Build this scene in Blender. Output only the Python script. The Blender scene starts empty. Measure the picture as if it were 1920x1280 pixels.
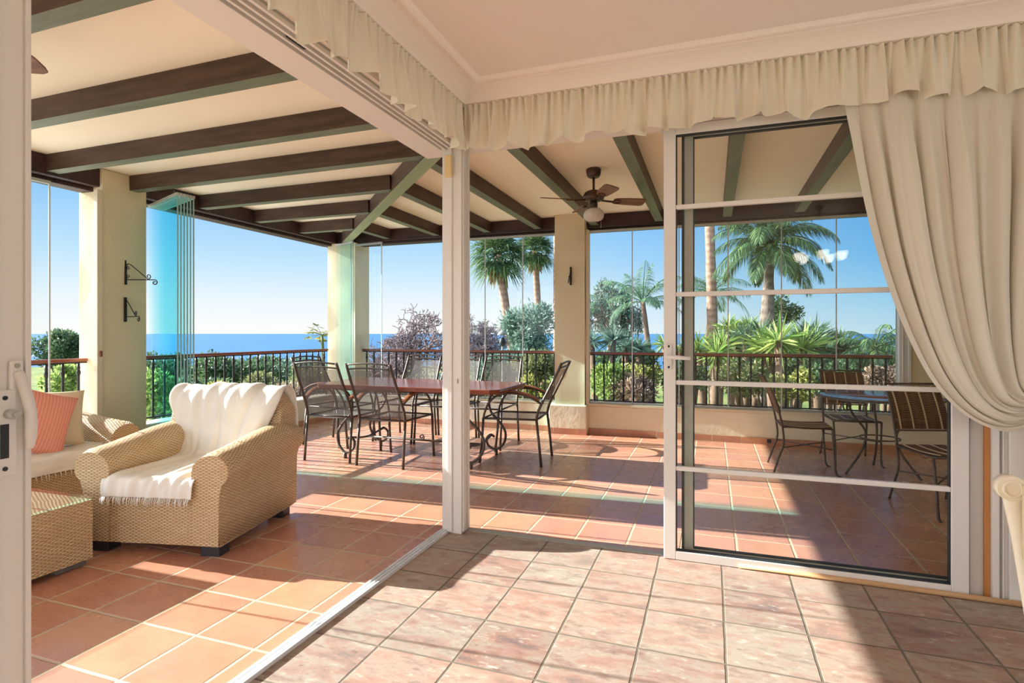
import bpy, math, random
from math import sin, cos, pi, radians, sqrt, atan2
from mathutils import Vector, Matrix
random.seed(7)
scene = bpy.context.scene
COL = scene.collection
V = Vector

# ------------------------------------------------------------------ mesh builder
class MB:
    def __init__(s):
        s.v = []; s.f = []; s.uv = []; s.m = []; s.sm = []
    def add(s, verts, faces, mat=0, smooth=False, uvs=None):
        b = len(s.v)
        s.v += [tuple(p) for p in verts]
        for i, f in enumerate(faces):
            s.f.append([b + k for k in f]); s.m.append(mat); s.sm.append(smooth)
            s.uv.append([uvs[k] for k in f] if uvs else None)
        return s
    def box(s, x0, y0, z0, x1, y1, z1, mat=0, M=None, uv=False):
        P = [(x0,y0,z0),(x1,y0,z0),(x1,y1,z0),(x0,y1,z0),(x0,y0,z1),(x1,y0,z1),(x1,y1,z1),(x0,y1,z1)]
        if M is not None: P = [M @ V(p) for p in P]
        F = [(0,3,2,1),(4,5,6,7),(0,1,5,4),(1,2,6,5),(2,3,7,6),(3,0,4,7)]
        if not uv: return s.add(P, F, mat)
        Q = [(x0,y0,z0),(x1,y0,z0),(x1,y1,z0),(x0,y1,z0),(x0,y0,z1),(x1,y0,z1),(x1,y1,z1),(x0,y1,z1)]
        for f in F:
            pts = [Q[k] for k in f]
            ax = [max(p[i] for p in pts) - min(p[i] for p in pts) for i in range(3)]
            k = ax.index(min(ax)); o = [i for i in range(3) if i != k]
            s.add([P[i] for i in f], [(0,1,2,3)], mat, False, [(p[o[0]], p[o[1]]) for p in pts])
        return s
    def bar(s, p0, p1, w, h, mat=0, up=(0,0,1)):
        p0, p1 = V(p0), V(p1); d = (p1 - p0); L = d.length; d.normalize(); up = V(up)
        if abs(d.dot(up)) > .98: up = V((1,0,0)) if abs(d.x) < .9 else V((0,1,0))
        a = d.cross(up).normalized(); b = a.cross(d).normalized()
        P = []
        for q in (p0, p1):
            for sa, sb in ((-1,-1),(1,-1),(1,1),(-1,1)): P.append(q + a*sa*w/2 + b*sb*h/2)
        return s.add(P, [(3,2,1,0),(4,5,6,7),(0,1,5,4),(1,2,6,5),(2,3,7,6),(3,0,4,7)], mat)
    def tube(s, pts, r, n=8, mat=0, caps=True, smooth=True, flat=1.0, closed=False):
        pts = [V(p) for p in pts]; k = len(pts)
        R = r if isinstance(r, (list, tuple)) else [r]*k
        P = []; nrm = None
        for i, p in enumerate(pts):
            if closed: t = pts[(i+1) % k] - pts[i-1]
            else: t = pts[min(i+1, k-1)] - pts[max(i-1, 0)]
            if t.length < 1e-9: t = V((0,0,1))
            t.normalize()
            if nrm is None:
                nrm = t.orthogonal().normalized() if abs(t.z) > .9 else t.cross(V((0,0,1))).normalized()
            nrm = (nrm - t*nrm.dot(t))
            nrm = nrm.normalized() if nrm.length > 1e-6 else t.orthogonal().normalized()
            b = t.cross(nrm)
            for j in range(n):
                a = 2*pi*j/n
                P.append(p + nrm*cos(a)*R[i] + b*sin(a)*R[i]*flat)
        F = []
        for i in range(k if closed else k-1):
            for j in range(n):
                i2 = (i+1) % k
                F.append((i*n+j, i*n+(j+1) % n, i2*n+(j+1) % n, i2*n+j))
        s.add(P, F, mat, smooth)
        if caps and not closed:
            b = len(s.v) - len(P)
            s.f.append([b+j for j in range(n)][::-1]); s.m.append(mat); s.sm.append(False); s.uv.append(None)
            s.f.append([b+(k-1)*n+j for j in range(n)]); s.m.append(mat); s.sm.append(False); s.uv.append(None)
        return s
    def lathe(s, prof, c=(0,0,0), n=20, mat=0, smooth=True):
        P = []; F = []; k = len(prof)
        for r, z in prof:
            for j in range(n):
                a = 2*pi*j/n; P.append((c[0]+r*cos(a), c[1]+r*sin(a), c[2]+z))
        for i in range(k-1):
            for j in range(n): F.append((i*n+j, i*n+(j+1) % n, (i+1)*n+(j+1) % n, (i+1)*n+j))
        s.add(P, F, mat, smooth)
        b = len(s.v) - len(P)
        if prof[0][0] > 1e-4: s.f.append([b+j for j in range(n)][::-1]); s.m.append(mat); s.sm.append(False); s.uv.append(None)
        if prof[-1][0] > 1e-4: s.f.append([b+(k-1)*n+j for j in range(n)]); s.m.append(mat); s.sm.append(False); s.uv.append(None)
        return s
    def grid(s, fn, nu, nv, mat=0, smooth=True, uvf=None, flip=False):
        P = []; U = []
        for i in range(nu+1):
            for j in range(nv+1):
                u, v = i/nu, j/nv
                P.append(fn(u, v)); U.append(uvf(u, v) if uvf else (u, v))
        F = []
        for i in range(nu):
            for j in range(nv):
                a = i*(nv+1)+j; q = (a, a+nv+1, a+nv+2, a+1)
                F.append(q[::-1] if flip else q)
        return s.add(P, F, mat, smooth, U)
    def sweep(s, sections, mat=0, smooth=True, caps=True, seam=None):
        # closed sections (equal counts) joined in order; uv in metres
        k = len(sections); n = len(sections[0]); P = []; U = []
        acc = 0; prev = None; tot = None
        for sec in sections:
            c = sum((V(p) for p in sec), V()) / n
            if prev is not None: acc += (c - prev).length
            prev = c; l = 0
            per = [0]
            for j in range(1, n): per.append(per[-1]+(V(sec[j])-V(sec[j-1])).length)
            if tot is None: tot = per[-1]
            for j, p in enumerate(sec):
                if j: l += (V(p) - V(sec[j-1])).length
                P.append(p); U.append((acc, l if seam is None or j < seam else tot-(per[-1]-l)))
        F = []
        for i in range(k-1):
            for j in range(n):
                F.append((i*n+j, i*n+(j+1) % n, (i+1)*n+(j+1) % n, (i+1)*n+j))
        s.add(P, F, mat, smooth, U)
        if caps:
            for sec, rev in ((sections[0], True), (sections[-1], False)):
                q = [V(p) for p in sec]; o = q[0]
                ax = (q[n//3]-o).normalized(); nn = (q[n//3]-o).cross(q[2*n//3]-o)
                if nn.length < 1e-9: nn = V((0,1,0))
                nn.normalize()
                zz = V((0,0,1)); hz = nn.cross(zz)
                if hz.length < 1e-3: hz = V((1,0,0))
                hz.normalize(); vz = hz.cross(nn)
                idx = list(range(n))
                s.add(q, [idx[::-1] if rev else idx], mat, False, [((p).dot(hz), (p).dot(vz)) for p in q])
        return s
    def build(s, name, mats, parent=None, loc=None, rz=0, bevel=0, bseg=2):
        me = bpy.data.meshes.new(name)
        me.from_pydata(s.v, [], s.f)
        if any(u for u in s.uv):
            uvl = me.uv_layers.new(name='UVMap'); k = 0
            for f, u in zip(s.f, s.uv):
                for i in range(len(f)):
                    uvl.data[k].uv = u[i] if u else (0, 0); k += 1
        if not isinstance(mats, (list, tuple)): mats = [mats]
        for m in mats: me.materials.append(m)
        me.polygons.foreach_set('material_index', s.m)
        me.polygons.foreach_set('use_smooth', s.sm)
        me.update()
        o = bpy.data.objects.new(name, me); COL.objects.link(o)
        if parent: o.parent = parent
        if loc: o.location = loc
        if rz: o.rotation_euler.z = rz
        if bevel:
            b = o.modifiers.new('Bevel', 'BEVEL'); b.width = bevel; b.segments = bseg
            b.limit_method = 'ANGLE'; b.angle_limit = radians(40)
        return o

def tag(o, label, cat, group=None, kind=None):
    o['label'] = label; o['category'] = cat
    if group: o['group'] = group
    if kind: o['kind'] = kind
    return o
def root(name, label, cat, loc=(0,0,0), rz=0, group=None, kind=None):
    o = bpy.data.objects.new(name, None); COL.objects.link(o); o.empty_display_size = .1
    o.location = loc; o.rotation_euler.z = rz
    return tag(o, label, cat, group, kind)
def dup(r, label, loc, rz=0):
    def cp(o, par):
        c = o.copy(); COL.objects.link(c)
        if par: c.parent = par
        for ch in o.children: cp(ch, c)
        return c
    c = cp(r, None); c.location = loc; c.rotation_euler.z = rz; c['label'] = label
    return c
def rot(a): return Matrix.Rotation(a, 4, 'Z')
def smooth01(x): x = max(0, min(1, x)); return x*x*(3-2*x)
def lerp(a, b, t): return a + (b-a)*t
def poly(pts, t):
    # piecewise Catmull-Rom through pts, t in 0..1
    n = len(pts)-1; x = max(0, min(.99999, t))*n; i = int(x); f = x-i
    p0 = V(pts[max(i-1,0)]); p1 = V(pts[i]); p2 = V(pts[i+1]); p3 = V(pts[min(i+2,n)])
    return .5*((2*p1) + (p2-p0)*f + (2*p0-5*p1+4*p2-p3)*f*f + (3*p1-p0-3*p2+p3)*f**3)
def curve(pts, n): return [poly(pts, i/n) for i in range(n+1)]

# ------------------------------------------------------------------ camera numbers
F_PX = 1053.0; TH = math.atan(375/F_PX); CAM_H = 1.2
def spot(px, depth):          # ground position on the bearing of an image column at a given distance
    r = (px-960)/F_PX*depth
    return (-sin(TH)*depth + cos(TH)*r, cos(TH)*depth + sin(TH)*r)
def hgt(py, depth): return CAM_H + (625-py)*depth/F_PX

# ------------------------------------------------------------------ materials
def srgb(r, g, b):
    f = lambda c: c/12.92 if c <= .04045 else ((c+.055)/1.055)**2.4
    return (f(r/255), f(g/255), f(b/255), 1)
class NT:
    def __init__(s, name):
        s.mat = bpy.data.materials.new(name); s.mat.use_nodes = True
        s.t = s.mat.node_tree; s.t.nodes.clear()
        s.out = s.t.nodes.new('ShaderNodeOutputMaterial')
    def n(s, typ, props=None, **inp):
        nd = s.t.nodes.new('ShaderNode'+typ)
        for k, v in (props or {}).items(): setattr(nd, k, v)
        for k, v in inp.items():
            key = int(k[1:]) if k[0] == 'i' and k[1:].isdigit() else k.replace('_', ' ')
            s.set(nd.inputs[key], v)
        return nd
    def set(s, sock, v):
        if hasattr(v, 'is_linked') or hasattr(v, 'links'): s.t.links.new(v, sock)
        elif hasattr(v, 'outputs'): s.t.links.new(v.outputs[0], sock)
        else: sock.default_value = v
    def math(s, op, a, b=0.0, c=None):
        nd = s.n('Math', {'operation': op}, i0=a, i1=b)
        if c is not None: s.set(nd.inputs[2], c)
        return nd.outputs[0]
    def mix(s, f, a, b, mode='MIX'):
        nd = s.t.nodes.new('ShaderNodeMix'); nd.data_type = 'RGBA'; nd.blend_type = mode
        s.set(nd.inputs[0], f); s.set(nd.inputs[6], a); s.set(nd.inputs[7], b)
        return nd.outputs[2]
    def ramp(s, fac, stops):
        nd = s.t.nodes.new('ShaderNodeValToRGB'); s.set(nd.inputs[0], fac)
        e = nd.color_ramp.elements
        while len(e) > 1: e.remove(e[-1])
        e[0].position, e[0].color = stops[0]
        for p, c in stops[1:]:
            x = e.new(p); x.color = c
        return nd.outputs[0]
    def noise(s, vec, scale, detail=4, rough=.55):
        nd = s.n('TexNoise', None, Scale=scale, Detail=detail, Roughness=rough)
        if vec is not None: s.set(nd.inputs['Vector'], vec)
        return nd
    def bump(s, h, strength=.3, dist=.01, normal=None):
        nd = s.n('Bump', None, Strength=strength, Distance=dist, Height=h)
        if normal is not None: s.set(nd.inputs['Normal'], normal)
        return nd.outputs[0]
    def pos(s): return s.t.nodes.new('ShaderNodeNewGeometry').outputs['Position']
    def obj(s): return s.t.nodes.new('ShaderNodeTexCoord').outputs['Object']
    def uv(s): return s.t.nodes.new('ShaderNodeTexCoord').outputs['UV']
    def bsdf(s, color, rough=.5, normal=None, metal=0, spec=.5, **kw):
        nd = s.t.nodes.new('ShaderNodeBsdfPrincipled')
        s.set(nd.inputs['Base Color'], color); s.set(nd.inputs['Roughness'], rough)
        nd.inputs['Metallic'].default_value = metal
        nd.inputs['Specular IOR Level'].default_value = spec
        if normal is not None: s.set(nd.inputs['Normal'], normal)
        for k, v in kw.items(): s.set(nd.inputs[k.replace('_', ' ')], v)
        return nd
    def done(s, sh):
        s.set(s.out.inputs['Surface'], sh); return s.mat
def paint(name, c, rough=.5, var=.06, scale=3, bump=.05, bscale=60, spec=.4):
    m = NT(name); p = m.pos()
    n = m.noise(p, scale)
    d = tuple(x*(1-var*2) for x in c[:3])+(1,)
    col = m.mix(n.outputs[0], d, c)
    nb = m.noise(p, bscale, 3)
    return m.done(m.bsdf(col, rough, m.bump(nb.outputs[0], bump, .004), spec=spec))
def metal(name, c, rough=.4, met=0.0):
    m = NT(name); n = m.noise(m.pos(), 25, 3)
    col = m.mix(n.outputs[0], tuple(x*.8 for x in c[:3])+(1,), c)
    return m.done(m.bsdf(col, rough, m.bump(n.outputs[0], .05, .002), metal=met))
def wood(name, c0, c1, axis='X', rough=.45, scale=1.0, spec=.4):
    m = NT(name); o = m.obj()
    mp = m.n('Mapping', None, Vector=o)
    s = {'X': (1.2, 14, 14), 'Y': (14, 1.2, 14), 'Z': (14, 14, 1.2)}[axis]
    mp.inputs['Scale'].default_value = tuple(x*scale for x in s)
    n = m.noise(mp.outputs[0], 1.6, 6, .65)
    k = m.noise(o, 3.3, 2)
    col = m.ramp(n.outputs[0], [(.3, c0), (.7, c1)])
    col = m.mix(m.math('MULTIPLY', k.outputs[0], .5), col, tuple(x*.7 for x in c0[:3])+(1,))
    return m.done(m.bsdf(col, rough, m.bump(n.outputs[0], .15, .004), spec=spec))
def glass(name, tint, refl=1.0, ior=1.45):
    m = NT(name)
    fr = m.n('Fresnel', None, IOR=ior)
    gm = m.t.nodes.new('ShaderNodeNewGeometry')
    f = m.math('MULTIPLY', m.math('MULTIPLY', fr.outputs[0], refl), m.math('SUBTRACT', 1.0, gm.outputs['Backfacing']))
    tr = m.n('BsdfTransparent', None, Color=tint)
    gl = m.n('BsdfGlossy', None, Roughness=0.0, Color=(1,1,1,1))
    mx = m.n('MixShader', None, i0=f, i1=tr.outputs[0], i2=gl.outputs[0])
    return m.done(mx.outputs[0])
def cloth(name, c, trans=.25, weave=260, var=.08, stripes=None, bump=.25):
    m = NT(name); p = m.obj()
    n = m.noise(p, 9, 4)
    col = m.mix(n.outputs[0], tuple(x*(1-2*var) for x in c[:3])+(1,), c)
    if stripes:
        sx = m.n('SeparateXYZ', None, Vector=m.uv())
        w = m.math('SINE', m.math('MULTIPLY', sx.outputs[0], stripes[0]))
        w = m.math('GREATER_THAN', w, .35)
        w2 = m.math('GREATER_THAN', m.math('SINE', m.math('MULTIPLY', sx.outputs[1], stripes[0]*1.0)), .8)
        col = m.mix(m.math('MULTIPLY', m.math('MAXIMUM', w, m.math('MULTIPLY', w2, .25)), .6), col, stripes[1])
    h = m.math('ADD', m.math('MULTIPLY', m.noise(p, weave, 2).outputs[0], .3), m.noise(p, 30, 4).outputs[0])
    nb = m.bump(h, bump, .006)
    b = m.bsdf(col, .9, nb, spec=.1)
    if trans <= 0: return m.done(b)
    t = m.n('BsdfTranslucent', None, Color=col)
    mx = m.n('MixShader', None, i0=trans, i1=b.outputs[0], i2=t.outputs[0])
    return m.done(mx.outputs[0])
def tile(name, sx, sy, ox, oy, gw, cols, grout, rough, kind):
    m = NT(name); p = m.pos()
    s = m.n('SeparateXYZ', None, Vector=p)
    wob = m.noise(p, 7, 2); wo = m.math('MULTIPLY', m.math('SUBTRACT', wob.outputs[0], .5), .006)
    u = m.math('DIVIDE', m.math('ADD', m.math('SUBTRACT', s.outputs[0], ox), wo), sx)
    v = m.math('DIVIDE', m.math('ADD', m.math('SUBTRACT', s.outputs[1], oy), wo), sy)
    fu, fv = m.math('FLOOR', u), m.math('FLOOR', v)
    cu, cv = m.math('SUBTRACT', u, fu), m.math('SUBTRACT', v, fv)
    def edge(c, sz):
        d = m.math('MINIMUM', c, m.math('SUBTRACT', 1.0, c))
        return m.math('MULTIPLY', d, sz)
    d = m.math('MINIMUM', edge(cu, sx), edge(cv, sy))
    mask = m.n('MapRange', {'interpolation_type': 'SMOOTHSTEP'}, Value=d, i1=gw*.35, i2=gw*.8).outputs[0]   # 0 grout .. 1 tile
    cell = m.n('CombineXYZ', None, X=fu, Y=fv, Z=0.0)
    wn = m.n('TexWhiteNoise', {'noise_dimensions': '3D'}, Vector=cell.outputs[0])
    off = m.n('VectorMath', {'operation': 'MULTIPLY_ADD'}, i0=wn.outputs[1], i1=(9, 9, 9), i2=p)
    n1 = m.noise(off.outputs[0], 5 if kind == 'stone' else 3, 6, .65)
    if kind == 'stone':
        mp = m.n('Mapping', None, Vector=off.outputs[0]); mp.inputs['Scale'].default_value = (1.0, 2.3, 1); mp.inputs['Rotation'].default_value = (0, 0, .5)
        n1 = m.noise(mp.outputs[0], 4.2, 7, .68)
        n2 = m.noise(mp.outputs[0], 15, 8, .72)
    else: n2 = m.noise(off.outputs[0], 9, 5, .6)
    base = m.ramp(wn.outputs[0], [(i/(len(cols)-1), c) for i, c in enumerate(cols)])
    if kind == 'stone':
        c2 = m.ramp(n1.outputs[0], [(.33, srgb(104,98,98)), (.45, srgb(166,130,114)), (.54, srgb(170,161,146)), (.66, srgb(130,96,88))])
        col = m.mix(.58, base, c2)
        v1 = m.n('MapRange', None, Value=n2.outputs[0], i1=.57, i2=.70).outputs[0]
        col = m.mix(m.math('MULTIPLY', v1, .6), col, srgb(220,210,198))
        v2 = m.n('MapRange', None, Value=n2.outputs[0], i1=.42, i2=.30).outputs[0]
        col = m.mix(m.math('MULTIPLY', v2, .6), col, srgb(92,72,72))
    else:
        c2 = m.ramp(n1.outputs[0], [(.3, srgb(176,120,96)), (.5, srgb(198,144,116)), (.7, srgb(206,156,118))])
        col = m.mix(.55, base, c2)
        col = m.mix(m.math('MULTIPLY', n2.outputs[0], .14), col, srgb(160,100,80))
    gn = m.noise(p, 40, 3)
    gcol = m.mix(gn.outputs[0], tuple(x*.75 for x in grout[:3])+(1,), grout)
    col = m.mix(mask, gcol, col)
    h = m.math('ADD', m.math('MULTIPLY', mask, 1.0), m.math('MULTIPLY', n2.outputs[0], .35 if kind == 'stone' else .1))
    spc = .5 if kind == 'stone' else .75
    r = m.math('ADD', m.math('MULTIPLY', m.math('SUBTRACT', 1.0, mask), .4), m.math('MULTIPLY_ADD', n1.outputs[0], .15, rough))
    return m.done(m.bsdf(col, r, m.bump(h, .5, .004), spec=spc))
def wicker(name, c0, c1, c2, a=.017, b=.0085):
    m = NT(name); s = m.n('SeparateXYZ', None, Vector=m.uv())
    wob = m.noise(m.uv(), 6, 2)
    w = m.math('MULTIPLY', m.math('SUBTRACT', wob.outputs[0], .5), .02)
    u = m.math('DIVIDE', m.math('ADD', s.outputs[0], w), a); v = m.math('DIVIDE', m.math('ADD', s.outputs[1], w), b)
    row = m.math('FLOOR', v)
    fr = m.math('SUBTRACT', v, row)
    across = m.math('SINE', m.math('MULTIPLY', fr, pi))
    along = m.math('SINE', m.math('MULTIPLY', m.math('ADD', u, row), pi))
    h = m.math('MULTIPLY', across, m.math('MULTIPLY_ADD', along, .45, .55))
    n = m.noise(m.uv(), 9, 5, .7); k = m.noise(m.uv(), 2.2, 3)
    wn = m.n('TexWhiteNoise', {'noise_dimensions': '2D'}, Vector=m.n('CombineXYZ', None, X=m.math('FLOOR', m.math('MULTIPLY', u, .25)), Y=row, Z=0.0).outputs[0])
    lit = m.mix(m.math('MULTIPLY_ADD', wn.outputs[0], .5, m.math('MULTIPLY', n.outputs[0], .5)), c1, c2)
    col = m.mix(m.n('MapRange', None, Value=h, i1=.05, i2=.55).outputs[0], c0, lit)
    dk = m.n('MapRange', None, Value=k.outputs[0], i1=.58, i2=.75).outputs[0]
    col = m.mix(m.math('MULTIPLY', dk, .28), col, tuple(x*.5 for x in c1[:3])+(1,))
    return m.done(m.bsdf(col, .6, m.bump(h, .9, .006), spec=.25))
def leaf(name, c0, c1, c2, trans=.3, rough=.45):
    m = NT(name)
    g = m.t.nodes.new('ShaderNodeNewGeometry')
    col = m.ramp(g.outputs['Random Per Island'], [(0, c0), (.55, c1), (1, c2)])
    b = m.bsdf(col, rough, spec=.35)
    t = m.n('BsdfTranslucent', None, Color=m.mix(.5, col, c2))
    mx = m.n('MixShader', None, i0=trans, i1=b.outputs[0], i2=t.outputs[0])
    return m.done(mx.outputs[0])
def bark(name, c0, c1, rings=0):
    m = NT(name); p = m.pos(); n = m.noise(p, 9, 5, .7)
    h = n.outputs[0]
    if rings:
        s = m.n('SeparateXYZ', None, Vector=p)
        w = m.math('SINE', m.math('MULTIPLY_ADD', s.outputs[2], rings, m.math('MULTIPLY', n.outputs[0], 6.0)))
        h = m.math('MULTIPLY_ADD', w, .12, n.outputs[0])
    col = m.ramp(h, [(.25, c0), (.75, c1)])
    return m.done(m.bsdf(col, .9, m.bump(h, .6, .02), spec=.1))

WHITE = paint('white_gloss_paint', srgb(232,225,218), .42, .02, 2, .02)
PVC = paint('white_lacquered_aluminium', srgb(226,222,217), .32, .015, 2, .01, spec=.5)
JAMB = paint('grey_lacquered_jamb', srgb(206,200,192), .4, .02, 2, .01)
ALU = metal('brushed_aluminium', srgb(196,198,196), .35, .35)
GREYALU = metal('grey_aluminium', srgb(172,172,160), .4, 0)
TRACK = metal('white_floor_track', srgb(236,240,244), .28, 0)
DARKRUB = metal('black_rubber_seal', srgb(40,46,50), .6, 0)
CEIL = paint('warm_ceiling_paint', srgb(238,228,220), .7, .02, 1.5, .02)
CORN = paint('cornice_paint', srgb(244,234,226), .55, .015, 2, .02)
YWALL = paint('pale_yellow_wall_paint', srgb(232,217,178), .75, .03, 2, .06)
TCEIL = paint('cream_terrace_plaster', srgb(252,243,218), .8, .04, 1.2, .05)
STUCCO = paint('cream_stucco', srgb(226,212,178), .85, .05, 2.5, .25, 28)
ROUGHST = paint('rough_cream_stucco', srgb(238,228,204), .9, .07, 4, .9, 16)
SILL = paint('beige_window_profile', srgb(222,208,180), .45, .03, 3, .03)
YELBOX = paint('yellowed_plastic', srgb(226,200,146), .45, .02, 3, .01)
ORWOOD = wood('varnished_pine_edge', srgb(196,128,70), srgb(222,160,98), 'Z')
DOWEL = wood('pale_dowel_wood', srgb(196,150,104), srgb(222,182,136), 'X')
BEAM = wood('dark_stained_timber', srgb(56,42,38), srgb(104,80,68), 'X', .5)
BEAMU = wood('green_bounce_tinted_timber', srgb(98,104,88), srgb(134,142,120), 'X', .5)  # green light bounced off the lawn, painted into the beam undersides
HIPU = wood('pale_green_bounce_tinted_timber', srgb(140,156,122), srgb(168,180,142), 'X', .5)  # the same lawn bounce, painted paler under the hip beam
EAVE = wood('dark_purple_brown_timber', srgb(42,28,30), srgb(84,56,52), 'X', .5)
RAILW = wood('red_brown_handrail_wood', srgb(120,64,44), srgb(170,104,74), 'X', .35)
TABLEW = wood('polished_red_brown_table_wood', srgb(104,50,38), srgb(150,80,58), 'X', .12, spec=.7)
ARMW = wood('brown_armrest_wood', srgb(120,72,46), srgb(172,112,74), 'Y', .4)
IRON = metal('dark_bronze_iron', srgb(86,76,69), .42, .3)
BIRON = metal('brown_wrought_iron', srgb(78,64,58), .5, .2)
BLACK = metal('black_wrought_iron', srgb(34,32,34), .55, .1)
FANM = metal('antique_bronze_metal', srgb(86,66,54), .38, .4)
GLASS = glass('clear_door_glass', (.975,.985,.98,1), .7)
PANEL = glass('frameless_terrace_glass', (.975,.99,.99,1), .35)
TEAL = glass('teal_tinted_glass', (.875,.974,.985,1), .05)
TTOP = glass('green_edged_table_glass', (.86,.95,.93,1), 1.7, 1.9)
EDGE = metal('green_glass_edge', srgb(150,186,182), .3, 0)
SEAL = metal('translucent_grey_seal', srgb(206,212,212), .4, 0)
STONE = tile('rustic_stone_tile', .3135, .32, -.892-.3135*8, 2.50-.32*20, .008,
             [srgb(158,150,138), srgb(168,128,112), srgb(134,126,122), srgb(176,146,128), srgb(120,90,86), srgb(164,157,145)], srgb(120,110,96), .5, 'stone')
TERRA = tile('terracotta_tile', .295, .31, -1.05-.295*14, 1.68-.31*14, .011,
             [srgb(192,140,116), srgb(178,124,108), srgb(210,162,126), srgb(184,134,122), srgb(208,160,124)], srgb(206,184,158), .2, 'terra')
SKIRT = tile('terracotta_skirting_tile', .3, .31, 0, 0, .004,
             [srgb(190,120,84), srgb(176,104,74), srgb(204,138,96)], srgb(206,184,158), .35, 'terra')
BASEB = paint('dark_red_stone', srgb(112,72,62), .45, .2, 14, .3, 40)
WICK = wicker('natural_wicker', srgb(166,134,96), srgb(222,192,148), srgb(246,228,196))
WICKD = wicker('brown_cane_weave', srgb(60,34,22), srgb(122,78,50), srgb(160,112,74), .05, .008)
FOOT = metal('dark_stained_foot', srgb(42,40,44), .5, 0)
STONEF = paint('grey_stone_block', srgb(120,118,112), .8, .2, 20, .5, 60)
THROW = cloth('cream_cotton_throw', srgb(244,241,234), .12)
CURT = cloth('ivory_linen_curtain', srgb(238,231,217), .2, 320, .04)
VAL = cloth('ivory_gathered_valance', srgb(246,240,224), .15, 320, .05)
PINK = cloth('coral_pink_ribbed_fabric', srgb(222,146,128), 0, 300, .04, (2*pi*48, srgb(244,178,158)))
BEIGE = cloth('beige_cushion_fabric', srgb(214,200,172), 0)
STRAP = paint('pale_cane_strap', srgb(206,178,140), .6, .1, 30, .1)
SEATW = cloth('cream_upholstery', srgb(226,206,170), 0, 60, .1, (2*pi*30, srgb(176,146,110)))
CREAMW = paint('ivory_lacquered_wood', srgb(240,230,208), .35, .03, 6, .03)
# woven sling: half see-through mesh
m = NT('grey_mesh_sling')
sx = m.n('SeparateXYZ', None, Vector=m.uv())
st = m.math('MULTIPLY_ADD', m.math('SINE', m.math('MULTIPLY', sx.outputs[0], 2*pi*60)), .5, .5)
b = m.bsdf(m.mix(st, srgb(84,80,80), srgb(136,132,130)), .6, spec=.3)
mx = m.n('MixShader', None, i0=m.math('MULTIPLY_ADD', st, .2, .3), i1=b.outputs[0], i2=m.n('BsdfTransparent').outputs[0])
SLING = m.done(mx.outputs[0])
m = NT('frosted_ribbed_lamp_glass')
b = m.bsdf((.86,.82,.76,1), .25, spec=.5); t = m.n('BsdfTranslucent', None, Color=(.95,.9,.82,1))
LAMPG = m.done(m.n('MixShader', None, i0=.45, i1=b.outputs[0], i2=t.outputs[0]).outputs[0])
m = NT('lit_chandelier_glass')
BULB = m.done(m.n('Emission', None, Color=(1,.86,.68,1), Strength=16.0).outputs[0])
m = NT('blue_mosaic')
vo = m.n('TexVoronoi', {'feature': 'F1'}, Scale=42.0, Vector=m.obj())
ve = m.n('TexVoronoi', {'feature': 'DISTANCE_TO_EDGE'}, Scale=42.0, Vector=m.obj())
c = m.ramp(m.n('SeparateColor', None, Color=vo.outputs[1]).outputs[0], [(0, srgb(60,130,190)), (.5, srgb(96,168,220)), (1, srgb(150,206,240))])
c = m.mix(m.math('LESS_THAN', ve.outputs[0], .06), c, srgb(200,206,206))
MOSAIC = m.done(m.bsdf(c, .12, spec=.6))
BRICKM = paint('brown_mosaic_centre', srgb(150,96,70), .2, .2, 40, .1)
# leaves and bark
LF_DARK = leaf('dark_green_leaves', srgb(30,52,38), srgb(62,90,62), srgb(112,138,94))
LF_BRIGHT = leaf('bright_green_leaves', srgb(40,68,36), srgb(104,142,66), srgb(190,208,120), .4)
LF_YEL = leaf('yellow_green_leaves', srgb(58,74,42), srgb(126,138,70), srgb(214,206,122), .4)
LF_BLUE = leaf('blue_green_leaves', srgb(54,84,74), srgb(100,134,118), srgb(158,184,162), .3)
LF_OLIVE = leaf('olive_leaves', srgb(58,70,44), srgb(108,120,74), srgb(170,172,118), .3)
LF_BROWN = leaf('dry_brown_leaves', srgb(86,70,62), srgb(138,114,98), srgb(190,164,138), .2)
LF_PALM = leaf('palm_fronds', srgb(30,56,42), srgb(62,94,66), srgb(130,152,90), .3, .35)
LF_PALMB = leaf('blue_grey_palm_fronds', srgb(46,80,64), srgb(84,120,96), srgb(150,178,128), .3, .35)
LF_YUC = leaf('yucca_blades', srgb(66,106,54), srgb(130,166,84), srgb(216,222,138), .3, .35)
LF_YUCD = leaf('dark_yucca_blades', srgb(58,86,74), srgb(100,130,104), srgb(148,168,130), .25, .35)
DRYFR = leaf('dry_hanging_fronds', srgb(110,86,60), srgb(150,124,88), srgb(190,166,120), .2)
PALMT = bark('palm_bark', srgb(128,98,84), srgb(176,144,126), 30)
PALMG = bark('grey_palm_bark', srgb(96,84,78), srgb(146,130,118), 26)
BARK = bark('tree_bark', srgb(84,66,54), srgb(140,116,98))
MAUVE = bark('bare_mauve_twigs', srgb(96,84,88), srgb(152,136,136))

# ------------------------------------------------------------------ setting: house
def struct(mb, name, mats, label, cat, bevel=0, group=None):
    return tag(mb.build(name, mats, bevel=bevel), label, cat, group, 'structure')

struct(MB().box(-1.498, -3.2, -.14, 3.6, 3.13, 0), 'floor', STONE, 'indoor floor of rustic pink and beige stone tiles', 'floor')
mb = MB().box(-5.35, -3.2, -.14, -1.55, 6.95, 0).box(-1.55, 3.182, -.14, 3.6, 6.95, 0)
struct(mb, 'floor_terrace', TERRA, 'terrace floor of glossy terracotta tiles with pale joints', 'floor')
struct(MB().box(-1.7, -3.2, 2.62, 3.6, 3.2, 2.78), 'ceiling', CEIL, 'smooth warm white ceiling of the room', 'ceiling')
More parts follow.
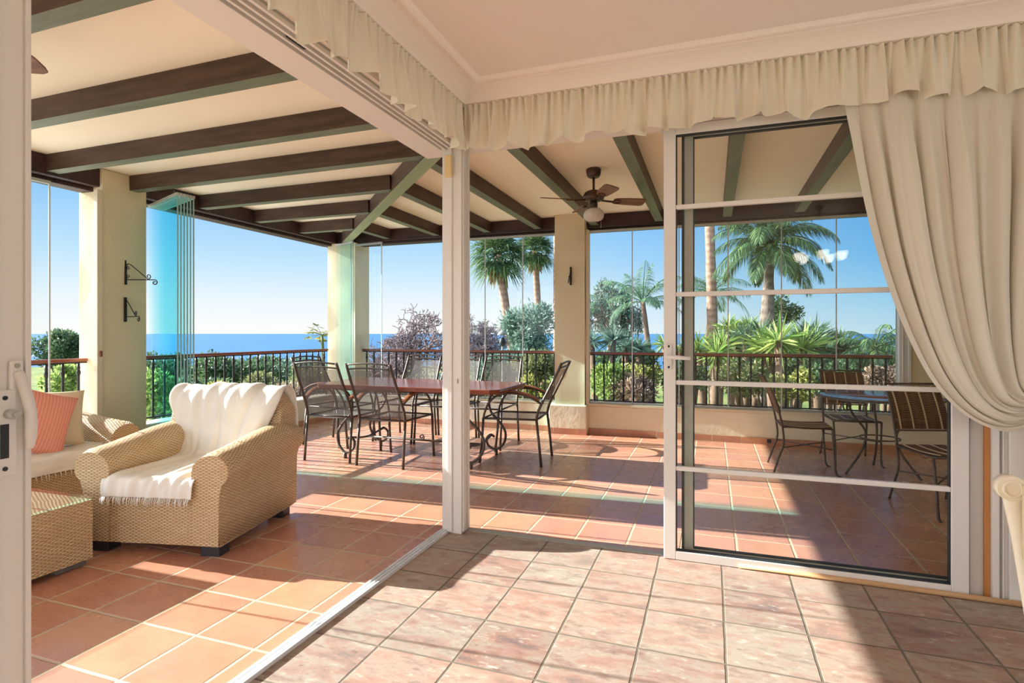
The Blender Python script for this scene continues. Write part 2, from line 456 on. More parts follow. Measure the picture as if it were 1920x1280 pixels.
# terrace roof slab (cream plaster between dark beams)
mb = MB().box(-5.45, -3.2, 2.635, -1.735, 7.1, 2.74).box(-1.735, 3.24, 2.635, 3.6, 7.1, 2.74)
struct(mb, 'ceiling_terrace', TCEIL, 'cream plastered terrace ceiling between the dark beams', 'ceiling')
# lintels
mb = MB().box(-1.735, -3.2, 2.328, -1.41, 3.24, 2.634)
struct(mb, 'lintel_left', WHITE, 'white lintel over the wide left opening', 'lintel', .004)
struct(MB().box(-1.41, 3.06, 2.328, 3.6, 3.24, 2.634), 'lintel_right', WHITE, 'white lintel over the glazed doors', 'lintel', .004)
mb = MB()
for x, w in ((-1.545,.010), (-1.512,.012), (-1.478,.012), (-1.443,.014)):
    mb.box(x-w/2, -3.0, 2.304, x+w/2, 3.055, 2.3275)
mb.box(-1.556, -3.0, 2.321, -1.43, 3.055, 2.3275, 1)
mb.box(-1.506, 1.70, 2.312, -1.484, 1.80, 2.3206, 2)
struct(mb, 'trim_1', [PVC, GREYALU, DARKRUB], 'white ridged sliding track under the left lintel', 'track')
mb = MB()
for y, w in ((3.10,.010), (3.14,.012), (3.175,.012), (3.21,.012)):
    mb.box(-.26, y-w/2, 2.306, 3.2, y+w/2, 2.3275)
mb.box(-.26, 3.09, 2.321, 3.2, 3.22, 2.3275, 1)
struct(mb, 'trim_2', [PVC, GREYALU], 'white sliding track under the lintel of the glazed doors', 'track')
# floor tracks
mb = MB().box(-1.550, -3.0, -.01, -1.498, 3.07, .006)
for x, w in ((-1.546,.006), (-1.523,.006), (-1.502,.007)): mb.box(x-w/2, -3.0, .006, x+w/2, 3.07, .016)
struct(mb, 'trim_3', TRACK, 'white metal floor track between stone and terracotta tiles', 'track')
mb = MB().box(-1.41, 3.131, -.01, -.245, 3.181, .003)
struct(mb, 'trim_4', GREYALU, 'thin grey threshold strip at the open doorway', 'threshold')
# corner post
mb = MB().box(-1.512, 3.062, 0, -1.412, 3.17, 2.328)
mb.box(-1.545, 3.075, 0, -1.512, 3.165, 2.328)
mb.box(-1.499, 3.05, 0.01, -1.470, 3.062, 2.32); mb.box(-1.412, 3.075, .01, -1.402, 3.095, 2.32); mb.box(-1.412, 3.14, .01, -1.402, 3.165, 2.32)
mb.box(-1.553, 3.09, .01, -1.545, 3.11, 2.32, 1); mb.box(-1.553, 3.135, .01, -1.545, 3.155, 2.32, 1)
mb.box(-1.437, 3.054, .9, -1.433, 3.062, .93, 1)
for z in (.35, 1.15, 1.9): mb.box(-1.5535, 3.112, z, -1.5445, 3.130, z+.05, 2)
struct(mb, 'pillar_corner', [PVC, GREYALU, DARKRUB], 'white corner post where the two door openings meet', 'post', .003)
mb = MB().box(-1.508, 3.028, 2.135, -1.463, 3.0505, 2.265)
tag(mb.build('alarm_sensor', YELBOX, bevel=.005), 'small yellowed alarm sensor box on the white corner post', 'sensor')

# right-hand wall, jamb and trims
mb = MB().box(1.33, 3.10, 0, 3.6, 3.24, 2.33)
struct(mb, 'wall_right', YWALL, 'pale yellow wall beside the glazed doors', 'wall')
mb = MB().box(1.245, 3.088, 0, 1.336, 3.24, 2.328)
mb.box(1.185, 3.09, 0, 1.209, 3.24, 2.328); mb.box(1.209, 3.112, 0, 1.222, 3.24, 2.328); mb.box(1.222, 3.094, 0, 1.228, 3.24, 2.328); mb.box(1.228, 3.104, 0, 1.245, 3.24, 2.328)
struct(mb, 'trim_5', PVC, 'white vertical frame between doors and yellow wall', 'frame', .002)
struct(MB().box(1.163, 3.115, 0.002, 1.184, 3.24, 2.328), 'trim_6', ORWOOD, 'orange varnished wood strip in the door jamb', 'trim')
struct(MB().box(1.112, 3.125, .002, 1.162, 3.24, 2.328), 'trim_7', JAMB, 'grey aluminium jamb behind the sliding door', 'frame')
struct(MB().box(1.336, 3.088, 0, 3.6, 3.10, .095), 'baseboard_right', BASEB, 'dark red stone skirting below the yellow wall', 'baseboard')
mb = MB(); mb.tube([(.13, 3.098, .013), (.7, 3.088, .013), (1.30, 3.068, .013)], .0125, 10)
tag(mb.build('wooden_dowel', DOWEL), 'long pale wooden dowel lying along the foot of the door', 'rod')

mb = MB().box(-1.735, -3.4, 0, 3.8, -3.2, 2.634)
struct(mb, 'wall_back', YWALL, 'pale yellow room wall behind the camera', 'wall')
mb = MB().box(3.6, -3.2, 0, 3.8, 3.24, .8).box(3.6, -3.2, 2.2, 3.8, 3.24, 2.634).box(3.6, -3.2, .8, 3.8, -2.4, 2.2).box(3.6, -.6, .8, 3.8, .2, 2.2).box(3.6, 2.0, .8, 3.8, 3.24, 2.2)
struct(mb, 'wall_side', YWALL, 'pale yellow room wall with two openings added for fill light, right of the camera', 'wall')  # unseen wall; its openings are added to let fill light in

# cornice
def cornice():
    xw, yw = -1.405, 3.055
    prof = [(.0,2.545),(.036,2.548),(.040,2.556),(.046,2.566),(.062,2.580),(.086,2.594),(.112,2.602),(.128,2.604),(.130,2.610),(.150,2.611),(.154,2.604),(.166,2.600),(.178,2.604),(.182,2.611),(.196,2.6195),(.0,2.6195)]
    mb = MB(); secs = []
    secs.append([(xw+d, -3.1, z) for d, z in prof])
    secs.append([(xw+d, yw-d, z) for d, z in prof])
    secs.append([(3.5, yw-d, z) for d, z in prof])
    n = len(prof); P = [p for s in secs for p in s]; Fc = []
    for i in range(2):
        for j in range(n): Fc.append((i*n+j, (i+1)*n+j, (i+1)*n+(j+1) % n, i*n+(j+1) % n))
    mb.add(P, Fc)
    return mb
struct(cornice(), 'trim_8', CORN, 'white moulded plaster cornice round the ceiling', 'cornice')

# ------------------------------------------------------------------ sliding doors
def door_leaf(name, label, x0, x1, y0, y1, ztop, mull, swl, swr, matf, pane_mat=GLASS, mullfront=True, handle=True):
    r = root(name, label, 'door', ((x0+x1)/2, (y0+y1)/2, 0), kind='structure')
    cx, cy = (x0+x1)/2, (y0+y1)/2
    X0, X1, Y0, Y1 = x0-cx, x1-cx, y0-cy, y1-cy
    MB().box(X0, Y0, .002, X0+swl, Y1, ztop).build('stile', matf, r, bevel=.004)
    MB().box(X1-swr, Y0, .002, X1, Y1, ztop).build('stile', matf, r, bevel=.004)
    MB().box(X0+swl, Y0, .002, X1-swr, Y1, .047).build('bottom_rail', matf, r, bevel=.003)
    MB().box(X0+swl, Y0, ztop-.05, X1-swr, Y1, ztop).build('top_rail', matf, r, bevel=.003)
    MB().box(X0+swl, -.003, .047, X1-swr, .003, ztop-.05).build('pane', pane_mat, r)
    g = MB(); e = .006
    for (a, b, c, d) in ((X0+swl, .047, X0+swl+e, ztop-.05), (X1-swr-e, .047, X1-swr, ztop-.05), (X0+swl, .047, X1-swr, .047+e), (X0+swl, ztop-.05-e, X1-swr, ztop-.05)):
        g.box(a, -.012, b, c, .012, d)
    g.build('gasket', DARKRUB, r)
    for z in mull:
        MB().box(X0+swl, -.013, z-.012, X1-swr, .013, z+.012).build('glazing_bar', matf, r, bevel=.003)
    return r
MZ = (.472+.012, .94, 1.408, 1.871)
d1 = door_leaf('door_1', 'white framed glazed sliding door with four glazing bars and lever handle', -.243, 1.100, 3.095, 3.135, 2.304, MZ, .062, .068, PVC)
h = MB()
cx, cy = (-.243+1.1)/2, 3.115
h.box(-.231-cx, -.032, 1.01, -.200-cx, -.0205, 1.145)
h.build('handle_plate', PVC, d1, bevel=.005)
hl = MB()
hl.tube([(-.216-cx, -.03, 1.078), (-.216-cx, -.06, 1.078), (-.20-cx, -.066, 1.077), (-.15-cx, -.066, 1.073), (-.105-cx, -.064, 1.071)], [.012,.012,.012,.011,.009], 10)
hl.lathe([(.016,0),(.018,.004),(.018,.012)], (-.216-cx, -.04, 1.07), 12)
hl.build('lever_handle', PVC, d1)
sc = MB(); 
for z in (1.022, 1.132): sc.lathe([(.0055,-.0055),(.0055,.0055)], (-.216-cx, -.031, z), 10)
sc.build('screw', DARKRUB, d1)
d2 = door_leaf('door_2', 'grey backed second glazed door leaf parked behind the white one', -.150, 1.105, 3.160, 3.195, 2.304, (), .055, .05, GREYALU)
MB().box(-.150-.4775-.004, -.0182, .01, -.150-.4775+.010, -.0178, 2.3).build('edge_seal', DARKRUB, d2)
# near left leaf, seen on its inner face
r = root('door_3', 'white sliding door edge with curved handle and lock plate at the left', 'door', (-1.49, .35, 0), kind='structure')
MB().box(-.025, .33, .018, .012, .497, 2.304).build('stile', PVC, r, bevel=.004)
mb = MB().box(.012, .345, .02, .019, .362, 2.3).box(.012, .43, .02, .017, .437, 2.3).box(.012, .482, .02, .020, .494, 2.3)
mb.build('stile_profile', PVC, r, bevel=.002)
MB().box(-.025, -1.4, .018, .012, -1.25, 2.304).build('stile', PVC, r, bevel=.004)
MB().box(-.025, -1.25, .018, .012, .33, .12).build('bottom_rail', PVC, r, bevel=.004)
MB().box(-.025, -1.25, 2.2, .012, .33, 2.304).build('top_rail', PVC, r, bevel=.004)
MB().box(-.010, -1.25, .12, -.004, .33, 2.2).build('pane', GLASS, r)
MB().box(.012, .418, .885, .024, .463, 1.075).build('lock_plate', PVC, r, bevel=.003)
mb = MB().box(.0235, .431, .925, .0255, .447, 1.0)
for z in (.902, 1.058): mb.tube([(.0235, .440, z), (.0262, .440, z)], .005, 10)
mb.build('lock_slot', DARKRUB, r)
mb = MB().tube([(.024, .446, 1.022), (.05, .446, 1.022)], .010, 14); mb.tube([(.05, .446, 1.022), (.056, .446, 1.022)], .006, 10)
mb.build('lock_cylinder', ALU, r)
mb = MB().box(.012, .450, 1.015, .0225, .478, 1.14)
mb.build('handle_plate', PVC, r, bevel=.006)
mb = MB(); mb.tube(curve([(.018,.468,1.112),(.028,.471,1.09),(.041,.475,1.05),(.046,.478,1.01),(.046,.478,.975),(.044,.477,.942)], 24), [.012]*6+[.0125]*14+[.012,.011,.010,.009,.007], 12, flat=.85)
mb.build('handle', PVC, r)
mb = MB()
for z in (1.022, 1.128): mb.tube([(.022, .464, z), (.0245, .464, z)], .0055, 10)
mb.build('screw', GREYALU, r)

# ------------------------------------------------------------------ terrace structure
def eave(name, label, bx): 
    return struct(bx, name, EAVE, label, 'beam', .006)
eave('eave_beam', 'dark perimeter beam along the left side of the terrace', MB().box(-5.22, -3.2, 2.475, -5.02, 6.70, 2.634).box(-5.25, -3.2, 2.440, -5.10, 6.70, 2.474))
eave('eave_beam', 'dark perimeter beam along the far side of the terrace', MB().box(-5.22, 6.705, 2.475, 3.6, 6.88, 2.634).box(-5.25, 6.74, 2.440, 3.6, 6.90, 2.474))
def rafter(p0, p1, w, label, hip=False, z0=2.50, z1=2.633):
    d = V((p1[0]-p0[0], p1[1]-p0[1], 0)); L = d.length; a = atan2(d.y, d.x)
    mb = MB().box(0, -w/2, z0, L, w/2, z1, 0)
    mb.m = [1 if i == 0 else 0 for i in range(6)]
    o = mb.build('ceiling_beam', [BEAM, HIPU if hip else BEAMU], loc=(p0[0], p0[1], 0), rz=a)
    return tag(o, label, 'beam', 'roof beams of the terrace', 'structure')
hipy = lambda x: 3.66 + (-1.91 - x)*1.025
hipx = lambda y: -1.91 - (y-3.66)/1.025
ords = ['nearest the camera, cut by the top edge', 'second from the camera', 'over the bracketed column', 'third behind the bracketed column, meeting the hip top', 'fourth, short, ending on the hip', 'fifth, shorter, ending on the hip', 'shortest, next to the far left corner']
for y, lab in zip((1.55, 2.30, 3.03, 3.69, 4.45, 5.20, 5.95), ords):
    xe = -1.73 if y < 3.7 else hipx(y)-.06
    rafter((-5.03, y), (xe, y), .092, 'dark left-hand roof beam, '+lab)
for y, lab in ((.80, 'dark left-hand roof beam just behind the picture top'), (.05, 'dark left-hand roof beam beside the camera')):
    rafter((-5.03, y), (-1.73, y), .092, lab)
labs = {-4.2: 'shortest dark far-side beam beside the far left corner', -3.45: 'short dark far-side beam ending on the hip left of the post', -2.72: 'dark far-side beam meeting the hip left of the post', -2.04: 'dark far-side beam half hidden by the white corner post', -1.325: 'dark far-side beam running to the middle column',
        -.577: 'dark far-side beam just right of the ceiling fan', .16: 'dark far-side beam seen through the left of the glazed door', .885: 'dark far-side beam seen through the glazed door beside the curtain', 1.62: 'dark far-side beam hidden behind the curtain top'}
for x, lab in labs.items():
    y0 = 3.245 if x > -1.8 else hipy(x)+.06
    rafter((x, 6.70), (x, y0), .092, lab)
rafter((-5.0, hipy(-5.0)), (-1.80, hipy(-1.80)), .115, 'diagonal hip beam with green bounce light painted underneath at the corner', True, 2.485, 2.632)

# columns
def column(x0, y0, x1, y1, z1, label, plinth=None):
    mb = MB()
    nz = 26
    def side(p, q):
        def fn(u, v):
            x = lerp(p[0], q[0], u); y = lerp(p[1], q[1], u); z = v*z1
            nx, ny = (q[1]-p[1]), -(q[0]-p[0]); l = sqrt(nx*nx+ny*ny); e = min(u, 1-u)*8; e = min(1, e)
            k = .007*sin(z*5.1+x*3)*e + .004*sin(z*11+y*7)*e
            return (x+nx/l*k, y+ny/l*k, z)
        mb.grid(fn, 10, nz)
    c = [(x0,y0),(x1,y0),(x1,y1),(x0,y1)]
    for i in range(4): side(c[i], c[(i+1) % 4])
    mb.add([(x0,y0,z1),(x1,y0,z1),(x1,y1,z1),(x0,y1,z1)], [(0,1,2,3)])
    o = mb.build('pillar', STUCCO)
    return tag(o, label, 'column', None, 'structure')
column(-5.28, 3.40, -4.985, 3.80, 2.63, 'cream stucco column with two iron brackets')
column(-5.28, -1.05, -4.985, -.65, 2.63, 'cream stucco column at the left end of the terrace, beside the room')
column(-5.16, 6.66, -4.70, 7.0, 2.47, 'cream stucco column at the far left corner of the terrace')
column(-1.80, 6.60, -1.43, 6.90, 2.634, 'cream stucco column right of the corner post with one iron bracket')
struct(MB().box(-1.86, 6.535, 0, -1.395, 6.66, .345), 'plinth', ROUGHST, 'rough stucco plinth under the middle column', 'plinth', .012)
struct(MB().box(-1.862, 6.522, 0, -1.393, 6.5345, .07), 'baseboard_plinth', SKIRT, 'terracotta skirting round the rough plinth', 'baseboard')
struct(MB().box(-5.012, 3.345, 0, -4.968, 3.392, 2.44).box(-4.965, 3.358, 1.0, -4.950, 3.38, 1.05, 1), 'trim_9', [SILL, RAILW], 'sunlit cream upright profile on the bracketed column', 'frame', .003)
# low walls
struct(MB().box(-5.25, 6.65, 0, 3.6, 6.95, .335), 'wall_far', ROUGHST, 'low cream stucco wall along the far side of the terrace', 'wall', .01)
struct(MB().box(-5.30, -.63, 0, -5.02, 3.38, .335).box(-5.30, 3.82, 0, -5.02, 6.645, .335), 'wall_left', ROUGHST, 'low cream stucco wall along the left side of the terrace', 'wall', .01)
struct(MB().box(-5.0, 6.638, 0, -1.865, 6.6495, .07).box(-1.39, 6.638, 0, 3.6, 6.6495, .07), 'baseboard_far', SKIRT, 'terracotta tile skirting along the low far wall', 'baseboard')
struct(MB().box(-5.0185, -.63, 0, -5.006, 3.38, .07).box(-5.0185, 3.82, 0, -5.006, 6.63, .07), 'baseboard_left', SKIRT, 'terracotta tile skirting along the low left wall', 'baseboard')
struct(MB().box(-1.42, 6.63, .336, 1.79, 6.73, .366).box(-1.425, 6.63, .366, -1.385, 6.70, 2.44), 'trim_10', SILL, 'beige glazing sill and upright right of the middle column', 'sill', .003)
struct(MB().box(-4.69, 6.65, .336, -1.81, 6.73, .356), 'trim_11', SILL, 'beige glazing sill left of the middle column', 'sill', .003)
mb = MB().box(1.775, 6.63, .366, 1.875, 6.72, 2.44); mb.box(1.80, 6.62, .366, 1.81, 6.63, 2.44); mb.box(1.85, 6.62, .366, 1.875, 6.63, 2.44)
struct(mb, 'trim_12', PVC, 'white upright window frame at the right end of the far side', 'frame', .003)
struct(MB().box(1.876, 6.655, .336, 3.6, 6.95, 2.47), 'wall_far_right', YWALL, 'shaded cream wall beyond the bistro set', 'wall')
struct(MB().box(3.3, 3.25, 0, 3.5, 6.64, 2.63), 'wall_terrace_right', YWALL, 'cream end wall of the terrace behind the curtain', 'wall')
mb = MB().box(.56, 6.630, .02, .60, 6.6375, .06)
tag(mb.build('floor_socket', DARKRUB), 'tiny dark outlet in the skirting behind the glazed door', 'outlet')

# railings
def railing(label, p0, p1, n, zb, zt, rw=.062):
    p0, p1 = V((p0[0], p0[1], 0)), V((p1[0], p1[1], 0)); L = (p1-p0).length; a = atan2((p1-p0).y, (p1-p0).x)
    r = root('railing', label, 'railing', p0, a, 'terrace railings')
    MB().box(0, -rw/2, zt-.03, L, rw/2, zt).build('handrail', RAILW, r, bevel=.01)
    MB().box(0, -.012, zt-.042, L, .012, zt-.031).build('top_bar', BLACK, r)
    MB().box(0, -.014, zb, L, .014, zb+.014).build('bottom_bar', BLACK, r)
    bm = MB(); H = zt-.042-zb-.014; z0 = zb+.014
    prof = [(.0105,0),(.0105,H*.10),(.0145,H*.12),(.0105,H*.14),(.0105,H*.80),(.013,H*.82),(.018,H*.855),(.013,H*.89),(.0105,H*.91),(.015,H*.93),(.0105,H*.95),(.0105,H)]
    bm.lathe(prof, (0,0,0), 7)
    b0 = None
    for i in range(n):
        x = (i+.5)*L/n
        if b0 is None: b0 = bm.build('baluster', BLACK, r); o = b0
        else: o = b0.copy(); COL.objects.link(o); o.parent = r
        o.location = (x, 0, z0)
    for xx in (0, L-.02): MB().box(xx, -.012, .335, xx+.02, .012, zb+.001).build('bracket', BLACK, r)
    return r
railing('wood topped iron railing at the far left, before the bracketed column', (-5.16, -.62), (-5.16, 3.38), 32, .375, .985)
railing('wood topped iron railing between the bracketed and far corner columns', (-5.16, 3.82), (-5.16, 6.64), 23, .375, .985)
railing('wood topped iron railing behind the dining table', (-4.69, 6.84), (-1.81, 6.84), 24, .375, .982)
railing('wood topped iron railing right of the middle column', (-1.42, 6.84), (1.77, 6.84), 27, .375, .975)

# frameless glass
def gpanel(label, p0, p1, z0, z1, mat=PANEL, rails=True, th=.008):
    p0, p1 = V((p0[0], p0[1], 0)), V((p1[0], p1[1], 0)); L = (p1-p0).length; a = atan2((p1-p0).y, (p1-p0).x)
    r = root('glass_panel', label, 'glass panel', p0, a, 'frameless folding glass panels')
    MB().box(.006, -th/2, z0, L-.011, th/2, z1).build('pane', mat, r)
    MB().box(L-(.011 if mat is PANEL else .006), -th/2-.0005, z0, L, th/2+.0005, z1).build('edge_strip', SEAL if mat is PANEL else EDGE, r)
    if rails:
        MB().box(0, -.011, z1, L, .011, z1+.025).build('top_profile', ALU, r)
        MB().box(0, -.011, z0-.02, L, .011, z0).build('bottom_profile', ALU, r)
    return r
xs = [-3.27, -2.74, -2.23, -1.80]
for i, nm in enumerate(('third from', 'second from', 'directly left of')):
    gpanel('clear glass panel on the far side, %s the middle column' % nm, (xs[i], 6.69), (xs[i+1]-.004, 6.69), .378, 2.41)
xs = [-1.384, -.872, -.345, .178, .715, 1.236, 1.772]
for i, nm in enumerate(('first right of the middle column', 'second right of the middle column', 'behind the left stile of the sliding door', 'fourth right of the middle column', 'fifth right of the middle column', 'last before the white upright frame')):
    gpanel('clear glass panel on the far side, '+nm, (xs[i], 6.682), (xs[i+1]-.004, 6.682), .388, 2.41)
gpanel('clear glass panel just right of the far corner column', (-4.66, 6.62), (-4.19, 6.54), .378, 2.41)
gpanel('folded teal glass panel in front of the far corner column', (-4.83, 6.50), (-4.52, 6.36), .02, 2.41, TEAL)
gpanel('second folded teal glass panel against the far corner column', (-4.92, 6.53), (-4.58, 6.40), .02, 2.41, TEAL)
for i in range(6):
    nm = ('nearest of', 'second of', 'third of', 'fourth of', 'fifth of', 'farthest of')[i]
    o = gpanel('tall teal glass panel, %s the folded stack behind the bracketed column' % nm, (-5.0+.004*i, 3.842+.026*i), (-4.315+.004*i, 3.575+.028*i), .02, 2.385, TEAL, True, .009)
    hw = MB().box(.655, -.009, 2.411, .69, .009, 2.436); hw.build('hinge', DARKRUB, o)
ys = [1.05, 1.72, 2.38, 3.04]
for i, nm in enumerate(('closest to the camera', 'next one', 'nearest the bracketed column')):
    gpanel('clear glass panel above the far left railing, '+nm, (-5.06, ys[i]), (-5.06, ys[i+1]-.004), .358, 2.41)

# brackets
def spiral(c, r, a0, turns, n=22, plane='XZ', shrink=.75):
    out = []
    for i in range(n+1):
        t = i/n; a = a0+turns*2*pi*t; q = r*(1-shrink*t)
        out.append((c[0]+q*cos(a), c[1], c[2]+q*sin(a)))
    return out
def bracket(label, loc, rz):
    r = root('plant_bracket', label, 'bracket', loc, rz, 'wrought iron wall brackets')
    MB().box(0, -.012, 0, .010, .012, .22).build('wall_bar', BLACK, r, bevel=.002)
    a = MB(); a.tube([(.01,0,.045),(.26,0,.045)]+spiral((.26,0,.02), .025, pi/2, -1.15), .0045, 6); a.build('arm', BLACK, r)
    a = MB(); a.tube([(.01,0,.175),(.03,0,.19),(.05,0,.18),(.20,0,.052)]+spiral((.205,0,.075), .024, -pi*.6, 1.1), .004, 6)
    a.tube(spiral((.028,0,.15), .016, pi/2, 1.2), .003, 6); a.tube(spiral((.028,0,.075), .016, -pi/2, -1.2), .003, 6); a.build('scroll_brace', BLACK, r)
    return r
b1 = bracket('upper black scrolled iron bracket on the cream column', (-4.985, 3.60, 1.64), radians(22))
dup(b1, 'lower black scrolled iron bracket on the cream column', (-4.985, 3.60, 1.305), radians(-14))
dup(b1, 'black iron bracket seen edge on, on the middle column', (-1.60, 6.60, 1.78), radians(-82))

# ------------------------------------------------------------------ ceiling fans
def fan(label, loc, rz):
    r = root('ceiling_fan', label, 'ceiling fan', loc, rz, 'bronze ceiling fans')
    MB().lathe([(.045,-.075),(.058,-.06),(.064,-.03),(.064,-.008),(.055,0)], (0,0,0), 24).build('canopy', FANM, r)
    MB().lathe([(.011,-.19),(.011,-.07)], (0,0,0), 12).build('downrod', FANM, r)
    MB().lathe([(.05,-.285),(.08,-.275),(.092,-.255),(.092,-.235),(.075,-.205),(.045,-.19),(.02,-.186)], (0,0,0), 28).build('motor_housing', FANM, r)
    MB().lathe([(.03,-.345),(.035,-.335),(.035,-.30),(.028,-.285)], (0,0,0), 20).build('switch_housing', FANM, r)
    sh = MB(); n = 36; P = []; prof = [(.035,-.345),(.06,-.355),(.08,-.378),(.088,-.402),(.082,-.425),(.062,-.442),(.035,-.452)]
    for rr, z in prof:
        for j in range(n):
            a = 2*pi*j/n; k = 1+.05*cos(12*a); P.append((rr*k*cos(a), rr*k*sin(a), z-(.006*cos(12*a) if z < -.42 else 0)))
    sh.add(P, [(i*n+j, i*n+(j+1) % n, (i+1)*n+(j+1) % n, (i+1)*n+j) for i in range(len(prof)-1) for j in range(n)], 0, True)
    b = len(sh.v)-n; sh.f.append([b+j for j in range(n)]); sh.m.append(0); sh.sm.append(False); sh.uv.append(None)
    sh.build('glass_shade', LAMPG, r)
    for q in (.05, -.05):
        MB().tube([(q,.01,-.33),(q*1.35,.01,-.345),(q*1.4,.01,-.49)], .0018, 5).lathe([(0,-.51),(.004,-.505),(.003,-.49)], (q*1.4,.01,0), 8).build('pull_chain', ALU, r)
    for k in range(4):
        a = k*pi/2
        M = rot(a) @ Matrix.Translation((.10, 0, -.272)) @ Matrix.Rotation(radians(-14), 4, 'X')
        bl = MB(); pts = [(.08,-.035),(.10,-.047),(.20,-.058),(.34,-.064),(.365,-.055),(.372,-.03),(.372,.03),(.365,.055),(.34,.064),(.20,.058),(.10,.047),(.08,.035)]
        nn = len(pts); P = [M @ V((x,y,.004)) for x,y in pts]+[M @ V((x,y,-.004)) for x,y in pts]
        bl.add(P, [list(range(nn)), list(range(2*nn-1, nn-1, -1))]+[(i, i+nn, (i+1) % nn+nn, (i+1) % nn) for i in range(nn)])
        blade = bl.build('blade', wood_blade, r)
        ir = MB(); ir.tube([M @ V(p) for p in ((-.03,0,.0),(.03,0,-.006),(.075,.0,-.009))], .009, 6)
        ir.tube([M @ V((.115+.034*cos(t), .03*sin(t), -.008)) for t in [2*pi*i/14 for i in range(14)]], .005, 5, closed=True)
        ir.build('blade_iron', FANM, blade)
    return r
wood_blade = wood('walnut_fan_blade', srgb(104,72,56), srgb(150,112,88), 'X', .4)
f1 = fan('bronze ceiling fan with ribbed glass lamp under the far beams', (-.972, 4.85, 2.634), radians(30))
dup(f1, 'second bronze ceiling fan, only a blade tip past the left door edge', (-3.155, 1.405, 2.634), radians(24))

# ------------------------------------------------------------------ dining set
def dining_chair(label):
    r = root('dining_chair', label, 'chair', group='metal dining chairs round the table')
    for sx in (-1, 1):
        MB().tube([(sx*.242,0,0),(sx*.24,.02,.2),(sx*.238,.045,.42)], [.013,.012,.0125], 8).build('leg', IRON, r)
        MB().tube([(sx*.242,.585,0),(sx*.242,.56,.22),(sx*.242,.548,.42)], [.013,.012,.012], 8).build('leg', IRON, r)
        MB().tube(curve([(sx*.238,.045,.42),(sx*.236,.02,.52),(sx*.228,-.08,.72),(sx*.22,-.185,.935)], 10), .0125, 8).build('back_post', IRON, r)
        MB().tube(curve([(sx*.235,.0,.565),(sx*.248,.12,.63),(sx*.252,.26,.655),(sx*.25,.40,.635),(sx*.247,.49,.565),(sx*.242,.535,.47),(sx*.242,.548,.41)], 22), .0105, 8).build('arm_support', IRON, r)
        ap = MB(); pth = curve([(sx*.240,.02,.600),(sx*.249,.13,.652),(sx*.253,.26,.675),(sx*.251,.36,.665),(sx*.249,.42,.645)], 14)
        secs = []
        for i, p in enumerate(pth):
            w = .020+.008*sin(pi*min(1, .15+i/14)); t = .010
            secs.append([p+V((w*cos(a), 0, t*sin(a))) for a in [2*pi*k/10 for k in range(10)]])
        ap.sweep(secs); ap.build('armrest', ARMW, r)
    sr = MB(); sr.tube([(-.238,.045,.42),(.238,.045,.42)], .009, 8); sr.tube([(-.242,.548,.415),(.242,.548,.415)], .009, 8)
    for sx in (-1, 1): sr.tube([(sx*.238,.045,.42),(sx*.242,.548,.415)], .010, 8)
    sr.build('seat_frame', IRON, r)
    MB().grid(lambda u, v: (lerp(-.232,.232,u), lerp(.05,.54,v), .418-.018*sin(pi*u)-.006*sin(pi*v)), 10, 10, uvf=lambda u, v: (u*.46, v*.49)).build('seat', SLING, r)
    def bk(u, v):
        p = poly([(0,.045,.44),(0,.02,.52),(0,-.08,.72),(0,-.158,.875)], v)
        hw = lerp(.226,.212,v)
        return (lerp(-hw,hw,u), p.y-.016*sin(pi*u), p.z)
    MB().grid(bk, 10, 14, uvf=lambda u, v: (u*.44, v*.45)).build('backrest', SLING, r)
    for z, y, bow in ((.925,-.181,.012), (.885,-.163,.010)):
        MB().tube(curve([(-.219,y,z),(-.1,y-.014,z+bow),(0,y-.018,z+bow*1.3),(.1,y-.014,z+bow),(.219,y,z)], 10), .0085, 7).build('back_rail', IRON, r)
    return r
ch = dining_chair('dark metal mesh dining chair, left one with its back to the armchair side')
ch.location = (-3.40, 4.375, 0); ch.rotation_euler.z = radians(4)
for lab, loc, a in (
    ('dark metal mesh dining chair, back to the camera, nearest the corner post', (-2.81, 4.345, 0), 0),
    ('dark metal mesh dining chair at the right end of the table, side on', (-1.465, 5.09, 0), radians(94)),
    ('dark metal mesh dining chair at the left end of the table, behind the front two', (-4.15, 5.20, 0), radians(-92)),
    ('dark metal mesh dining chair on the far side, left one facing us', (-3.32, 5.96, 0), pi),
    ('dark metal mesh dining chair on the far side, half hidden by the corner post', (-2.805, 5.97, 0), pi),
    ('dark metal mesh dining chair on the far side, right one facing us', (-2.285, 5.96, 0), pi)):
    dup(ch, lab, loc, a)
t = root('dining_table', 'long polished red brown dining table on scrolled iron legs', 'table', (-2.67, 4.87, 0))
W, D = .95, .43
tp = MB(); c = .07
pts = [(-W+c,-D),(W-c,-D),(W,-D+c),(W,D-c),(W-c,D),(-W+c,D),(-W,D-c),(-W,-D+c)]
tp.add([(x,y,.717) for x,y in pts]+[(x,y,.675) for x,y in pts], [list(range(8)), list(range(15,7,-1))]+[(i, i+8, (i+1) % 8+8, (i+1) % 8) for i in range(8)])
tp.build('tabletop', TABLEW, t, bevel=.006)
for sx in (-1, 1):
    for sy in (-1, 1):
        lg = MB()
        x = sx*.60
        lg.tube(curve([(x+sx*.16,sy*.30,.674),(x+sx*.05,sy*.31,.64),(x-sx*.01,sy*.30,.54),(x+sx*.02,sy*.27,.43),(x+sx*.11,sy*.26,.34),(x+sx*.17,sy*.27,.24),(x+sx*.15,sy*.29,.13),(x+sx*.06,sy*.31,.055),(x-sx*.02,sy*.30,.09),(x-sx*.035,sy*.295,.16),(x+sx*.01,sy*.29,.20),(x+sx*.05,sy*.29,.18)], 44), .0125, 8)
        lg.tube([(x+sx*.06,sy*.31,.055),(x+sx*.06,sy*.31,0)], .016, 8)
        lg.build('leg', IRON, t)
